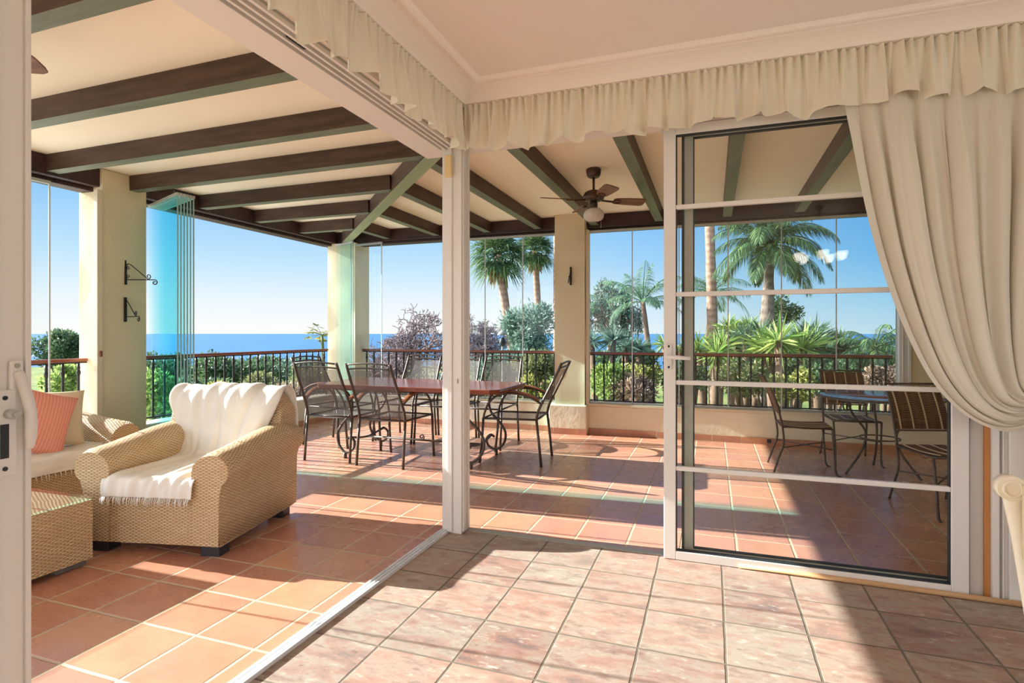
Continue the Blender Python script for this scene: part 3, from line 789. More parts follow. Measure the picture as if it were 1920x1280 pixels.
st = MB(); st.tube([(-.62,0,.16),(.62,0,.16)], .010, 8)
for sx in (-1, 1): st.tube(curve([(sx*.62,-.29,.20),(sx*.62,-.12,.17),(sx*.62,0,.16),(sx*.62,.12,.17),(sx*.62,.29,.20)], 12), .010, 8)
st.tube(spiral((0,0,.19), .03, -pi/2, 1.3), .006, 6)
st.build('stretcher', IRON, t)
ap = MB()
for sy in (-1, 1): ap.bar((-.78,sy*.30,.664),(.78,sy*.30,.664), .03, .02)
for sx in (-1, 1): ap.bar((sx*.76,-.285,.664),(sx*.76,.285,.664), .03, .02)
ap.build('apron', IRON, t)

# ------------------------------------------------------------------ wicker seats
def arm_section(y, side, hw, ztop, droop=0):
    # closed section in the XZ plane at depth y: inner face, roll, outer face; side = +-1
    pts = []
    ri = hw-.165; R = .092; cx = hw-.045; cz = ztop-R
    pts.append((ri, .065)); pts.append((ri, .30)); pts.append((ri, cz-.02))
    for k in range(13):
        a = pi*1.0 - k*(pi*1.30)/12
        pts.append((cx+(cx-ri if a > pi/2 else R*1.0)*cos(a), cz+R*sin(a)*(1 if sin(a) > 0 else .9)))
    pts.append((hw-.004, cz-.115)); pts.append((hw-.008, .22)); pts.append((hw-.010, .065))
    out = [(side*x, y, z) for x, z in pts]
    return out if side > 0 else out[::-1]
def wicker_seat(name, label, cat, hw, hd, loc, rz, group=None, zt=.60, zback=.84):
    r = root(name, label, cat, loc, rz, group)
    b = MB(); b.box(-hw+.013, -hd+.015, .060, hw-.013, hd-.06, .36, uv=True); b.build('base', WICK, r, bevel=.012)
    b = MB(); b.box(-hw+.157, -hd+.012, .36, hw-.157, hd-.2, .405, uv=True); b.build('seat', WICK, r, bevel=.02)
    for side in (-1, 1):
        a = MB(); secs = []
        for i in range(19):
            y = -hd + (2*hd-.02)*i/18; q = i/18
            z = zt-.035 + .058*smooth01(q*1.25) - (.03*smooth01((q-.8)/.2)) - (.015 if i == 0 else 0)
            secs.append(arm_section(y, side, hw-(.006 if i == 0 else 0), z))
        a.sweep(secs, seam=8); a.build('arm', WICK, r)
    bk = MB(); secs = []
    R = .085
    for i in range(21):
        x = -hw+.03 + (2*hw-.06)*i/20; q = abs(2*i/20-1)
        zt2 = zback-.10*max(0, q-.72)**2/.0784
        cy, cz = hd-.085, zt2-R
        s = [(hd-.27,.30),(hd-.25,.42),(hd-.205,.56)]
        for k in range(11):
            a = pi*1.02-k*(pi*1.3)/10
            s.append((cy+R*1.1*cos(a), cz+R*sin(a)))
        s += [(hd-.025,cz-.12),(hd-.03,.35),(hd-.03,.09),(hd-.15,.09)]
        secs.append([(x,y,z) for y,z in s])
    bk.sweep(secs); bk.build('backrest', WICK, r)
    for sx in (-1, 1):
        for sy in (-1, 1):
            x, y = sx*(hw-.085), (-hd+.075 if sy < 0 else hd-.11)
            MB().box(x-.055, y-.045, 0, x+.055, y+.045, .062).build('foot', FOOT, r, bevel=.004)
    return r
AL = (-2.95, 2.605, 0); AR = radians(12.5)
wicker_seat('wicker_armchair', 'big natural wicker armchair under a white throw in front of the dining table', 'armchair', .415, .415, AL, AR)
SL = (-4.42, 1.86, 0); SR = radians(90)
wicker_seat('wicker_sofa', 'natural wicker sofa with pink cushion beside the left door edge', 'sofa', 1.08, .45, SL, SR, None, .60, .78)
def throw(name, label, prof, hw, loc, rz, seed, nfold, tilt=0, fringe_ends=('front',), amp=.012, hw0=None):
    rnd = random.Random(seed); ph = [rnd.uniform(0, 6.28) for _ in range(8)]
    o = MB(); L = [0]
    for i in range(1, len(prof)): L.append(L[-1]+sqrt((prof[i][0]-prof[i-1][0])**2+(prof[i][1]-prof[i-1][1])**2))
    pp = [(0, y, z) for y, z in prof]
    def fn(u, v):
        p = poly(pp, v); q = poly(pp, min(1, v+.01))-poly(pp, max(0, v-.01)); q.normalize()
        nrm = V((0, -q.z, q.y)) * -1
        x = lerp(-1, 1, u)*(hw if hw0 is None else lerp(hw0, hw, smooth01((v-.34)/.22)))
        s = .35+.65*sin(pi*min(1, max(0, (v-.05)*1.1)))
        k = amp*s*(sin(nfold*2*pi*u+ph[0]+2*v)+.6*sin(nfold*3.7*u+ph[1]+7*v)+.5*sin(19*v+ph[2]+4*u))
        k += .006*sin(40*u+ph[3]+11*v)
        wx = 1 + .05*sin(5*v+ph[4])
        return (x*wx + tilt*(v-.5), p.y+nrm.y*(abs(k)+.004), p.z+nrm.z*(abs(k)+.004))
    o.grid(fn, 54, 90, uvf=lambda u, v: (u*2*hw, v*L[-1]))
    ob = o.build(name, THROW, loc=loc, rz=rz)
    md = ob.modifiers.new('Solid', 'SOLIDIFY'); md.thickness = .004; md.offset = 1
    tag(ob, label, 'throw')
    fr = MB()
    for end in fringe_ends:
        v = 1.0 if end == 'front' else 0.0
        for i in range(60):
            u = (i+rnd.random()*.6)/60.4
            p = V(fn(min(1,u), v)); d = V((rnd.uniform(-.008,.008), rnd.uniform(-.014,-.002), -rnd.uniform(.032,.048)))
            fr.tube([p, p+d*.5+V((0,-.004,0)), p+d], [.0028,.0022,.0014], 4)
    fo = fr.build('fringe', THROW, ob); fo['kind'] = 'stuff'
    return ob
hd = .415
ap = [(hd+.022,.50),(hd+.022,.64),(hd-.0,.765),(hd-.03,.825),(hd-.085,.848),(hd-.15,.825),(hd-.19,.76),(hd-.205,.66),(hd-.225,.54),(hd-.26,.445),(hd-.31,.417),(hd-.5,.413),(-hd+.12,.412),(-hd+.03,.413),(-hd+.0,.400),(-hd-.008,.36),(-hd-.010,.318)]
throw('white_throw', 'white cotton throw draped over the armchair back and seat', ap, .262, AL, AR, 3, 2.2, -.02, ('front',), .016, .40)
hd = .45
sp = [(hd-.30,.47),(hd-.35,.42),(hd-.5,.414),(-hd+.15,.413),(-hd+.04,.413),(-hd+.0,.402),(-hd-.012,.355),(-hd-.014,.31)]
throw('white_throw', 'cream fringed throw spread along the sofa seat', sp, .915, SL, SR, 5, 3.0, amp=.006)
bp = [(hd+.02,.45),(hd+.022,.60),(hd-.0,.715),(hd-.03,.768),(hd-.085,.79),(hd-.15,.765),(hd-.195,.70),(hd-.225,.56),(hd-.26,.46)]
throw('white_throw', 'white throw over the sofa backrest behind the cushions', bp, .55, (-4.42, 1.70, 0), SR, 8, 3.0, 0, ())
def cushion(name, label, mat, loc, rot3, w=.23, h=.23, t=.085):
    mb = MB(); n = 22
    for s in (-1, 1):
        def fn(u, v):
            a, b = 2*u-1, 2*v-1
            e = max(0, (1-a*a)*(1-b*b))**.42
            pin = 1-.07*(1-abs(a)**2)*(abs(b)**3) ; pin2 = 1-.07*(1-abs(b)**2)*(abs(a)**3)
            return (a*w*pin2, s*t*e*.9, b*h*pin)
        mb.grid(fn, n, n, flip=(s < 0), uvf=lambda u, v: (u*.46, v*.46))
    o = mb.build(name, mat, loc=loc); o.rotation_euler = rot3
    return tag(o, label, 'cushion')
cushion('pink_cushion', 'coral pink ribbed cushion leaning on the sofa arm', PINK, (-4.17, 2.40, .63), (radians(-16), radians(20), radians(78)), .22, .215)
cushion('beige_cushion', 'beige cushion half behind the coral pink one', BEIGE, (-4.30, 2.56, .615), (radians(-20), radians(3), radians(66)), .21, .2)
# coffee table
t = root('wicker_coffee_table', 'square wicker coffee table with glass top at lower left', 'table', (-3.42, 1.63, 0), radians(1))
MB().box(-.41, -.42, .034, .39, .385, .338, uv=True).build('body', WICK, t, bevel=.014)
MB().box(-.42, -.43, .340, .40, .395, .350).build('glass_top', TTOP, t, bevel=.002)
for x in (-.32, .31):
    for y in (-.33, .30): MB().box(x-.055, y-.075, 0, x+.055, y+.07, .035).build('foot', STONEF if x > 0 and y > 0 else FOOT, t, bevel=.006)

# ------------------------------------------------------------------ bistro set
def bistro_chair(label):
    r = root('bistro_chair', label, 'chair', group='cane and iron bistro chairs')
    for sx in (-1, 1):
        MB().tube(curve([(sx*.20,-.05,0),(sx*.19,-.01,.14),(sx*.185,.03,.28),(sx*.19,.02,.43)], 10), .009, 7).build('leg', BIRON, r)
        MB().tube(curve([(sx*.195,.47,0),(sx*.185,.43,.03),(sx*.185,.415,.20),(sx*.195,.40,.43)], 10), .009, 7).build('leg', BIRON, r)
        MB().tube(curve([(sx*.19,.02,.43),(sx*.188,-.01,.58),(sx*.186,-.06,.75),(sx*.18,-.13,.90)], 10), .009, 7).build('back_post', BIRON, r)
    MB().tube([(-.185,.03,.24),(.185,.415,.24)], .006, 6).tube([(.185,.03,.24),(-.185,.415,.24)], .006, 6).build('cross_brace', BIRON, r)
    MB().tube([(-.18,-.13,.90),(.18,-.13,.90)], .009, 7).tube([(-.188,.0,.55),(.188,.0,.55)], .007, 7).build('back_rail', BIRON, r)
    MB().tube([(-.19,.02,.43),(.19,.02,.43),(.195,.40,.43),(-.195,.40,.43)], .009, 7, closed=True).build('seat_frame', BIRON, r)
    s = MB(); s.grid(lambda u, v: (lerp(-.185,.185,u), lerp(.02,.405,v), .444-.012*sin(pi*v)), 8, 8, uvf=lambda u, v: (v*.4, u*.4)); s.grid(lambda u, v: (lerp(-.185,.185,u), lerp(.02,.405,v), .432-.012*sin(pi*v)), 8, 8, flip=True, uvf=lambda u, v: (v*.4, u*.4))
    so = s.build('seat', WICKD, r)
    def bk(u, v, d=0):
        p = poly([(0,-.003,.56),(0,-.03,.66),(0,-.075,.78),(0,-.128,.885)], v)
        return (lerp(-.18,.18,u), p.y+.012+d-.01*sin(pi*u), p.z)
    b = MB(); b.grid(lambda u, v: bk(u, v), 8, 10, uvf=lambda u, v: (v*.02+u*.36, v*.34), flip=True); b.grid(lambda u, v: bk(u, v, -.012), 8, 10, uvf=lambda u, v: (u*.36, v*.34))
    bo = b.build('backrest', WICKD, r)
    for k in (.12, .40, .66, .92):
        mb = MB(); mb.tube([V(bk(k, v/8, .004)) for v in range(9)], .006, 5); mb.build('strap', STRAP, bo)
        mb = MB(); mb.tube([(lerp(-.185,.185,k), lerp(.02,.405,v/8), .448-.012*sin(pi*v/8)) for v in range(9)], .005, 5); mb.build('strap', STRAP, so)
    return r
c0 = bistro_chair('cane and iron bistro chair left of the blue table, side on')
c0.scale.z = .92; c0.location = (.545, 5.52, 0); c0.rotation_euler.z = radians(-88)
dup(c0, 'cane and iron bistro chair in front of the blue table, beside the curtain', (1.42, 4.78, 0), radians(197))
dup(c0, 'cane and iron bistro chair behind the blue table', (1.22, 6.28, 0), radians(184))
t = root('bistro_table', 'round bistro table with blue mosaic top seen through the door', 'table', (1.36, 5.62, 0))
MB().lathe([(.30,.640),(.44,.640),(.455,.648),(.455,.660),(.445,.668),(.30,.668)], (0,0,0), 48).build('mosaic_ring', MOSAIC, t)
MB().lathe([(0,.645),(.299,.645),(.299,.669),(0,.669)], (0,0,0), 40).build('table_centre', BRICKM, t)
MB().tube([(.462*cos(a), .462*sin(a), .655) for a in [2*pi*i/48 for i in range(48)]], .009, 7, closed=True).build('rim', BIRON, t)
for k in range(3):
    a = radians(205+120*k); M = rot(a); lg = MB()
    lg.tube([M @ V(p) for p in curve([(.30,0,.638),(.24,0,.50),(.13,0,.36),(.16,0,.20),(.27,0,.05),(.31,0,.0)], 18)], .010, 7)
    lg.tube([M @ V((.30+.035*cos(q), 0, .585+.045*sin(q))) for q in [2*pi*i/16 for i in range(16)]], .007, 6, closed=True)
    lg.build('leg', BIRON, t)
MB().tube([(.15*cos(a), .15*sin(a), .30) for a in [2*pi*i/24 for i in range(24)]], .007, 6, closed=True).build('ring_brace', BIRON, t)

# ------------------------------------------------------------------ curtains
def ruffle(name, label, p0, p1, inward, ztop, zhem, per_m, seed):
    rnd = random.Random(seed); ph = [rnd.uniform(0, 6.28) for _ in range(10)]
    p0, p1 = V(p0), V(p1); L = (p1-p0).length; d = (p1-p0)/L; n = V(inward)
    nu = int(L*240)
    def fold(x, v):
        ka = 2*pi*per_m
        w = x + .035*sin(x*5.3+ph[0]) + .02*sin(x*11.7+ph[1])
        big = sin(ka*w+ph[2]) + .55*sin(ka*.53*w+ph[3]) + .3*sin(ka*1.9*w+ph[4])
        fine = sin(ka*3.7*x+ph[5]) + .5*sin(ka*5.3*x+ph[6])
        return big*(.003+.026*v**1.3) + fine*(.012*(1-v)**2+.0018)
    def fn(u, v):
        x = u*L; k = fold(x, v)
        hem = zhem + .012*sin(x*9+ph[7]) + .008*sin(x*23+ph[8])
        z = lerp(ztop, hem, v) + (.010*sin(2*pi*per_m*x*.9+ph[9]))*v*v
        p = p0 + d*(x + .014*v*sin(2*pi*per_m*x*1.3+ph[1])) + n*(k+.018+.02*v)
        return (p.x, p.y, z)
    mb = MB(); mb.grid(fn, nu, 22, uvf=lambda u, v: (u*L, v*.3))
    o = mb.build(name, VAL)
    tag(o, label, 'valance', 'gathered curtain valances')
    hm = MB(); k = nu
    hm.grid(lambda u, v: (lambda p: (p[0]+n.x*.003, p[1]+n.y*.003, p[2]-.001))(fn(u, .80+.2*v)), nu, 4)
    hm.build('hem', VAL, o)
    return o
ruffle('curtain_valance', 'gathered ivory valance along the left opening', (-1.402, -.6, 0), (-1.402, 2.99, 0), (1,0,0), 2.544, 2.268, 7.0, 11)
ruffle('curtain_valance', 'gathered ivory valance over the glazed doors', (-1.375, 3.050, 0), (2.6, 3.050, 0), (0,-1,0), 2.544, 2.268, 7.0, 23)
def curtain():
    L = [(.58,2.54),(.592,2.29),(.612,2.12),(.648,1.88),(.70,1.62),(.765,1.38),(.845,1.15),(.93,.975),(1.04,.845),(1.165,.785),(1.275,.825),(1.345,.93)]
    Mi = [(1.05,2.54),(1.055,2.29),(1.06,2.08),(1.075,1.83),(1.09,1.58),(1.11,1.36),(1.135,1.16),(1.165,1.02),(1.20,.93),(1.255,.90),(1.31,.935),(1.355,.985)]
    R = [(1.95,2.54),(1.93,2.29),(1.89,2.05),(1.82,1.80),(1.73,1.58),(1.64,1.40),(1.56,1.26),(1.50,1.16),(1.45,1.10),(1.41,1.06),(1.385,1.035),(1.37,1.02)]
    rnd = random.Random(5); ph = [rnd.uniform(0, 6.28) for _ in range(8)]
    l3 = [[(a,0,b) for a,b in q] for q in (L, Mi, R)]
    def fn(u, v):
        a, b, c = poly(l3[0], v), poly(l3[1], v), poly(l3[2], v)
        if u < .5:
            w = u*2; p = a*(1-w)+b*w
        else:
            w = u*2-1; p = b*(1-w)+c*w
        g = 1-.55*smooth01((v-.55)/.4)
        ww = u+.02*sin(11*u+ph[6])
        k = (sin(2*pi*9*ww+ph[0]+.6*v)*.026 + sin(2*pi*15.3*ww+ph[1]+1.3*v)*.013 + sin(2*pi*4.1*ww+ph[2])*.016)*g
        k += .004*sin(2*pi*33*u+ph[3]+2*v)*g
        belly = -.075*smooth01((v-.62)/.25)*(1-u)**1.0
        g2 = .35+.65*smooth01((v-.08)/.2)
        y = 3.052 - .042*smooth01(v/.25) + k*1.05*g2 + belly*.6
        lat = .016*sin(2*pi*9*ww+ph[0]+pi/2+.6*v)*g*g2
        return (p.x+lat, min(3.078, y), p.z)
    mb = MB(); mb.grid(fn, 260, 90, uvf=lambda u, v: (u*1.5, v*1.7))
    tail = []
    def ft(u, v):
        a = lerp(-.06, .075, u)+ .03*v*(u-.5)
        x = 1.385+a*(1+.9*v)+.03*v; z = 1.0-.85*v
        y = 3.02+.02*sin(2*pi*5*u+1)*(1+.3*v)
        return (x+.02, y, z+.02*(u-.5))
    mb.grid(ft, 60, 30)
    o = mb.build('curtain', CURT)
    tag(o, 'ivory linen curtain swept aside and tied back at the right', 'curtain')
    kn = MB(); pts = []
    for i in range(22):
        q = 2*pi*i/22; pts.append((1.385+.028*cos(q)+.02*sin(q), 3.0+.055*cos(q)*.6-.01, .985+.085*sin(q)))
    kn.tube(pts, .026, 10, closed=True, flat=.7)
    kn.tube(curve([(1.34,2.955,1.04),(1.36,2.95,1.0),(1.40,2.95,.97),(1.45,2.96,.95)], 10), .022, 8)
    kn.build('tieback', CURT, o)
    return o
curtain()

# ------------------------------------------------------------------ ivory chair at the right edge
r = root('ivory_armless_chair', 'ivory carved chair with scrolled back, cut by the right edge', 'chair', (0,0,0))
for y in (2.0, 1.55):
    p = MB(); pts = curve([(.945,y,0),(.885,y,.22),(.856,y,.42),(.838,y,.55),(.823,y,.66),(.812,y,.745)], 18)
    secs = []
    for i, q in enumerate(pts):
        w = .020 if i < 14 else .022+.006*(i-14)/4
        secs.append([q+V((w*cos(a), .017*sin(a), 0)) for a in [2*pi*k/12 for k in range(12)]])
    p.sweep(secs); p.build('back_post', CREAMW, r)
    s = MB(); s.tube([(.806,y-.019,.758),(.806,y+.019,.758)], .036, 20); s.tube([(.806+.022*cos(a), y-.020, .758+.022*sin(a)) for a in [2*pi*i/18 for i in range(18)]], .004, 6, closed=True)
    s.build('scroll', CREAMW, r)
    f = MB(); f.tube(curve([(1.26,y-.0,.42),(1.275,y,.25),(1.26,y,.10),(1.27,y,0)], 8), [.026,.025,.024,.022,.020,.019,.018,.018,.018], 10); f.build('leg', CREAMW, r)
mb = MB(); mb.box(.822, 1.569, .56, .85, 1.981, .775); mb.build('back_pad', SEATW, r, bevel=.01)
MB().box(.86, 1.54, .38, 1.28, 2.01, .43).build('seat_rail', CREAMW, r, bevel=.006)
MB().box(.845, 1.545, .431, 1.285, 2.005, .485).build('seat_cushion', SEATW, r, bevel=.02)

# chandelier behind the camera (its glow shows as the small reflections in the door glass)
r = root('chandelier', 'brass chandelier with five lit glass cups, mirrored in the door glass', 'lamp', (1.12, -.75, 0))
MB().lathe([(.05,2.61),(.05,2.59),(.012,2.57),(.012,2.05),(.03,2.02),(.02,1.95),(0,1.93)], (0,0,0), 16).build('stem', FANM, r)
for k in range(5):
    a = 2*pi*k/5+.3; M = rot(a)
    MB().tube([M @ V(p) for p in curve([(.015,0,2.0),(.10,0,1.95),(.20,0,1.97),(.22,0,2.0)], 10)], .007, 6).build('arm', FANM, r)
    MB().lathe([(.015,2.0),(.035,2.01),(.05,2.05),(.055,2.09),(0,2.09)], (.22*cos(a), .22*sin(a), 0), 14).build('glass_cup', BULB, r)

# ------------------------------------------------------------------ outdoors
def gz(x, y):
    d = sqrt((x*.6)**2+max(0, y-8)**2)
    return -1.6-.022*min(d, 60)-.09*max(0, d-60)
def terrain():
    mb = MB()
    def fn(u, v):
        x = lerp(-230, 170, u); y = lerp(-60, 300, v)
        d = sqrt((x*.6)**2+max(0, y-8)**2)
        z = gz(x, y) + .25*sin(x*.21+1)*cos(y*.17)*min(1, d/20)
        return (x, y, z)
    mb.grid(fn, 90, 90)
    return mb
m = NT('garden_ground'); p = m.pos(); n = m.noise(p, .35, 5, .6); n2 = m.noise(p, 6, 4)
col = m.ramp(n.outputs[0], [(.3, srgb(84,104,58)), (.5, srgb(120,132,74)), (.7, srgb(150,134,100))])
GROUND = m.done(m.bsdf(col, .95, m.bump(n2.outputs[0], .5, .05), spec=.1))
o = terrain().build('ground', GROUND); tag(o, 'sloping garden ground below the terrace', 'ground', None, 'structure')
BOUNCE = paint('pale_bounce_slab', srgb(236,232,222), .9, .05, 1, .1)
o = MB().box(-17, -9, -1.7, -5.4, 8.2, -1.48).box(-5.4, 7.1, -1.7, 3.4, 8.4, -1.48).build('bounce_slab', BOUNCE); tag(o, 'unseen, added pale paving below the terrace wall', 'reflector', None, 'structure')  # unseen slab added to bounce sunlight up onto the terrace ceiling
m = NT('sea_water'); p = m.pos(); n = m.noise(p, .004, 5)
d = m.n('VectorMath', {'operation': 'LENGTH'}, i0=p).outputs['Value']
col = m.mix(n.outputs[0], srgb(50,98,138), srgb(66,114,152))
SEA = m.done(m.bsdf(col, .55, m.bump(m.noise(p, .05, 3).outputs[0], .2, 1), spec=.25))
o = MB().add([(-60000,-20000,-45),(60000,-20000,-45),(60000,60000,-45),(-60000,60000,-45)], [(0,1,2,3)]).build('sea', SEA)
tag(o, 'blue sea reaching the horizon', 'sea', None, 'structure')

RND = random.Random(42)

def rdir(r=RND):
    while True:
        v = V((r.uniform(-1,1), r.uniform(-1,1), r.uniform(-1,1)))
        if .05 < v.length < 1: return v.normalized()
def leaf_quad(mb, p, d, nrm, l, w):
    s = d.cross(nrm)
    if s.length < 1e-4: s = d.orthogonal()
    s.normalize()
    mb.v += [tuple(p), tuple(p+d*l*.5+s*w*.5), tuple(p+d*l), tuple(p+d*l*.5-s*w*.5)]
    b = len(mb.v)-4; mb.f.append([b,b+1,b+2,b+3]); mb.m.append(0); mb.sm.append(False); mb.uv.append(None)
def blob_leaves(center, rad, n, l, w, r, lobes=14):
    mb = MB(); c = V(center); L = []
    for i in range(lobes):
        d = rdir(r); d.z = d.z*.75+.1; k = r.uniform(.35,.85)
        L.append((V((d.x*rad[0]*k, d.y*rad[1]*k, d.z*rad[2]*k)), r.uniform(.22,.46)))
    for i in range(n):
        o, q = L[r.randrange(lobes)]
        d = rdir(r)
        rr = q*(r.random()**.4)*(1.35 if r.random() < .08 else 1)
        p = c+o+V((d.x*rad[0]*rr, d.y*rad[1]*rr, d.z*rad[2]*rr))
        g = (d+rdir(r)*.9+V((0,0,.25))).normalized()
        k = r.uniform(.6,1.3)
        leaf_quad(mb, p, g, (d+rdir(r)*.8).normalized(), l*k, w*k)
    return mb
def bush(name, label, px, py, depth, rx, rz, mat, n=1500, l=.10, w=.05, cat='bush', base=None, trunk=True, seed=0, group='garden shrubs and trees'):
    r = random.Random(1000+seed); x, y = spot(px, depth); zc = hgt(py, depth)
    R = rx*depth/F_PX; RZ = rz*depth/F_PX
    z0 = base if base is not None else gz(x, y)-.1
    t = root(name, label, cat, (x, y, z0), 0, group)
    blob_leaves((0,0,zc-z0), (R, R*.8, RZ), n, l, w, r).build('foliage', mat, t)
    if trunk:
        mb = MB()
        for k in range(4):
            a = r.uniform(0, 6.28); mb.tube(curve([(0,0,0),(.1*R*cos(a),.1*R*sin(a),(zc-z0)*.5),(.45*R*cos(a),.4*R*sin(a),(zc-z0)+.2*RZ)], 6), [.06,.055,.05,.04,.03,.022,.015], 6)
        mb.build('stem', BARK, t)
    return t
def frond(mb, base, az, up, length, droop, nl, ll, wl, r, vshape=.5, tipw=.35):
    d = V((cos(az)*cos(up), sin(az)*cos(up), sin(up))); p = V(base); seg = 14; pts = [p.copy()]
    for i in range(seg):
        p = p + d*length/seg; pts.append(p.copy())
        d = (d + V((0,0,-droop/seg*(.4+1.6*i/seg)))).normalized()
    side0 = V((-sin(az), cos(az), 0))
    for i in range(nl):
        t = .12+.88*i/nl; q = t*seg; k = min(seg-1, int(q)); a = pts[k].lerp(pts[k+1], q-k); tg = (pts[k+1]-pts[k]).normalized()
        upv = side0.cross(tg)*-1
        if upv.z < 0: upv = -upv
        L = ll*(sin(pi*min(1, .18+t*.75)))*r.uniform(.85,1.1)
        for s in (-1, 1):
            dd = (side0*s*.75+tg*(.6)+upv*vshape*r.uniform(.1,.9)+V((0,0,-.25-.5*t))).normalized()
            w = wl; sd = dd.cross(upv).normalized()
            mid = a+dd*L*.5+sd*w*.5; tip = a+dd*L+V((0,0,-L*tipw))
            b = len(mb.v); mb.v += [tuple(a), tuple(mid), tuple(tip), tuple(a+dd*L*.5-sd*w*.5)]
            mb.f.append([b,b+1,b+2,b+3]); mb.m.append(0); mb.sm.append(False); mb.uv.append(None)
    b = len(mb.v)
    mb.tube(pts, [.02*length*(1-.85*i/seg)*.6+.004 for i in range(seg+1)], 4)
def palm_trunk(mb, p0, p1, bend, r0, r1, bulge=0):
    pts = []; rr = []
    for i in range(25):
        t = i/24; p = V(p0).lerp(V(p1), t)+V(bend)*sin(pi*t)
        pts.append(p); rr.append(lerp(r0, r1, t)*(1+.04*sin(i*2.1))+bulge*max(0, 1-abs(t-.55)/.3)*r0)
    mb.tube(pts, rr, 12)
def feather_palm(name, label, base_px, crown_px, crown_py, depth, radius, mat, seed, r0=None, nf=22, trunk_mat=PALMG, bulge=0, bend=(0,0,0), ll=.42, nl=46, upmin=-25, upmax=75, droop=1.2):
    r = random.Random(seed); x, y = spot(base_px, depth); xc, yc = spot(crown_px, depth); zc = hgt(crown_py, depth)
    z0 = gz(x, y)-.4
    t = root(name, label, 'palm', (x, y, z0), 0, 'palms beyond the terrace')
    c = (xc-x, yc-y, zc-z0); R = radius*depth/F_PX; r0 = r0 or R*.09
    mb = MB(); palm_trunk(mb, (0,0,0), c, bend, r0*1.1, r0*.8, bulge); mb.build('trunk', trunk_mat, t)
    fr = MB()
    for i in range(nf):
        az = i*2.399+r.uniform(-.2,.2); up = radians(lerp(upmax, upmin, (i+.5)/nf)+r.uniform(-8,8))
        frond(fr, c, az, up, R*r.uniform(1.0,1.25), droop*r.uniform(.8,1.2), nl, R*ll*r.uniform(.8,1.1), R*.014, r)
    fr.build('fronds', mat, t)
    return t
def fan_palm(name, label, base_px, crown_px, crown_py, depth, radius, seed, r0, bend=(0,0,0), nf=40):
    r = random.Random(seed); x, y = spot(base_px, depth); xc, yc = spot(crown_px, depth); zc = hgt(crown_py, depth)
    z0 = gz(x, y)-.4
    t = root(name, label, 'palm', (x, y, z0), 0, 'palms beyond the terrace')
    c = V((xc-x, yc-y, zc-z0)); R = radius*depth/F_PX
    mb = MB(); palm_trunk(mb, (0,0,0), c, bend, r0*1.15, r0*.8); mb.build('trunk', PALMT, t)
    fr = MB(); dry = MB()
    for i in range(nf):
        az = i*2.399+r.uniform(-.25,.25); up = radians(lerp(80, -48, ((i+.5)/nf)**.9)+r.uniform(-8,8))
        d = V((cos(az)*cos(up), sin(az)*cos(up), sin(up)))
        hub = c + d*R*.42 + V((0,0,-.04*R)); side = V((-sin(az), cos(az), 0)); nrm = side.cross(d)
        fr.tube([c, c+d*R*.22, hub], [.02*R,.014*R,.01*R], 4)
        for k in range(20):
            a = lerp(-1.75, 1.75, k/19)
            dd = (d*cos(a)+side*sin(a)+nrm*r.uniform(-.1,.1)).normalized(); L = R*(.72-.12*abs(a)/1.75)*r.uniform(.85,1.08)
            sd = dd.cross(nrm).normalized(); w = R*.05
            m1 = hub+dd*L*.5; tip = hub+dd*L+V((0,0,-L*r.uniform(.15,.45)))
            b = len(fr.v); fr.v += [tuple(hub), tuple(m1+sd*w*.5), tuple(tip), tuple(m1-sd*w*.5)]
            fr.f.append([b,b+1,b+2,b+3]); fr.m.append(0); fr.sm.append(False); fr.uv.append(None)
    for i in range(70):
        az = r.uniform(0, 6.28); p = c+V((cos(az)*r0, sin(az)*r0, -r.uniform(.05,.5)*R)); 
        leaf_quad(dry, p, V((cos(az)*.3, sin(az)*.3, -1)).normalized(), rdir(r), R*r.uniform(.3,.6), R*.1)
    fr.build('fronds', LF_PALM, t); dry.build('dry_fronds', DRYFR, t)
    return t
def spiky(name, label, px, py, depth, radius, mat, seed, n=70, heads=3, cat='yucca', wide=.055):
    r = random.Random(seed); x, y = spot(px, depth); zc = hgt(py, depth); z0 = gz(x, y)-.1
    t = root(name, label, cat, (x, y, z0), 0, 'spiky garden plants')
    R = radius*depth/F_PX; mb = MB(); tr = MB()
    for h in range(heads):
        a = 2*pi*h/heads+r.random(); c = V((cos(a)*R*.45*(heads > 1), sin(a)*R*.45*(heads > 1), zc-z0+r.uniform(-.25,.15)*R))
        tr.tube([(0,0,0), (c.x*.6, c.y*.6, c.z*.5), tuple(c)], [.1*R+.04,.08*R+.03,.07*R+.02], 8)
        for i in range(n):
            d = rdir(r); d.z = d.z*.75+.3; d.normalize(); L = R*r.uniform(.6,.95); s = d.cross(V((0,0,1)))
            if s.length < .05: continue
            s.normalize(); w = R*wide; m1 = c+d*L*.5; tip = c+d*L+V((0,0,-L*r.uniform(0,.22)))
            b = len(mb.v); mb.v += [tuple(c-s*w*.3), tuple(c+s*w*.3), tuple(m1+s*w*.5), tuple(tip), tuple(m1-s*w*.5)]
            mb.f.append([b,b+1,b+2,b+3,b+4]); mb.m.append(0); mb.sm.append(False); mb.uv.append(None)
    mb.build('blades', mat, t); tr.build('trunk', BARK, t)
    return t
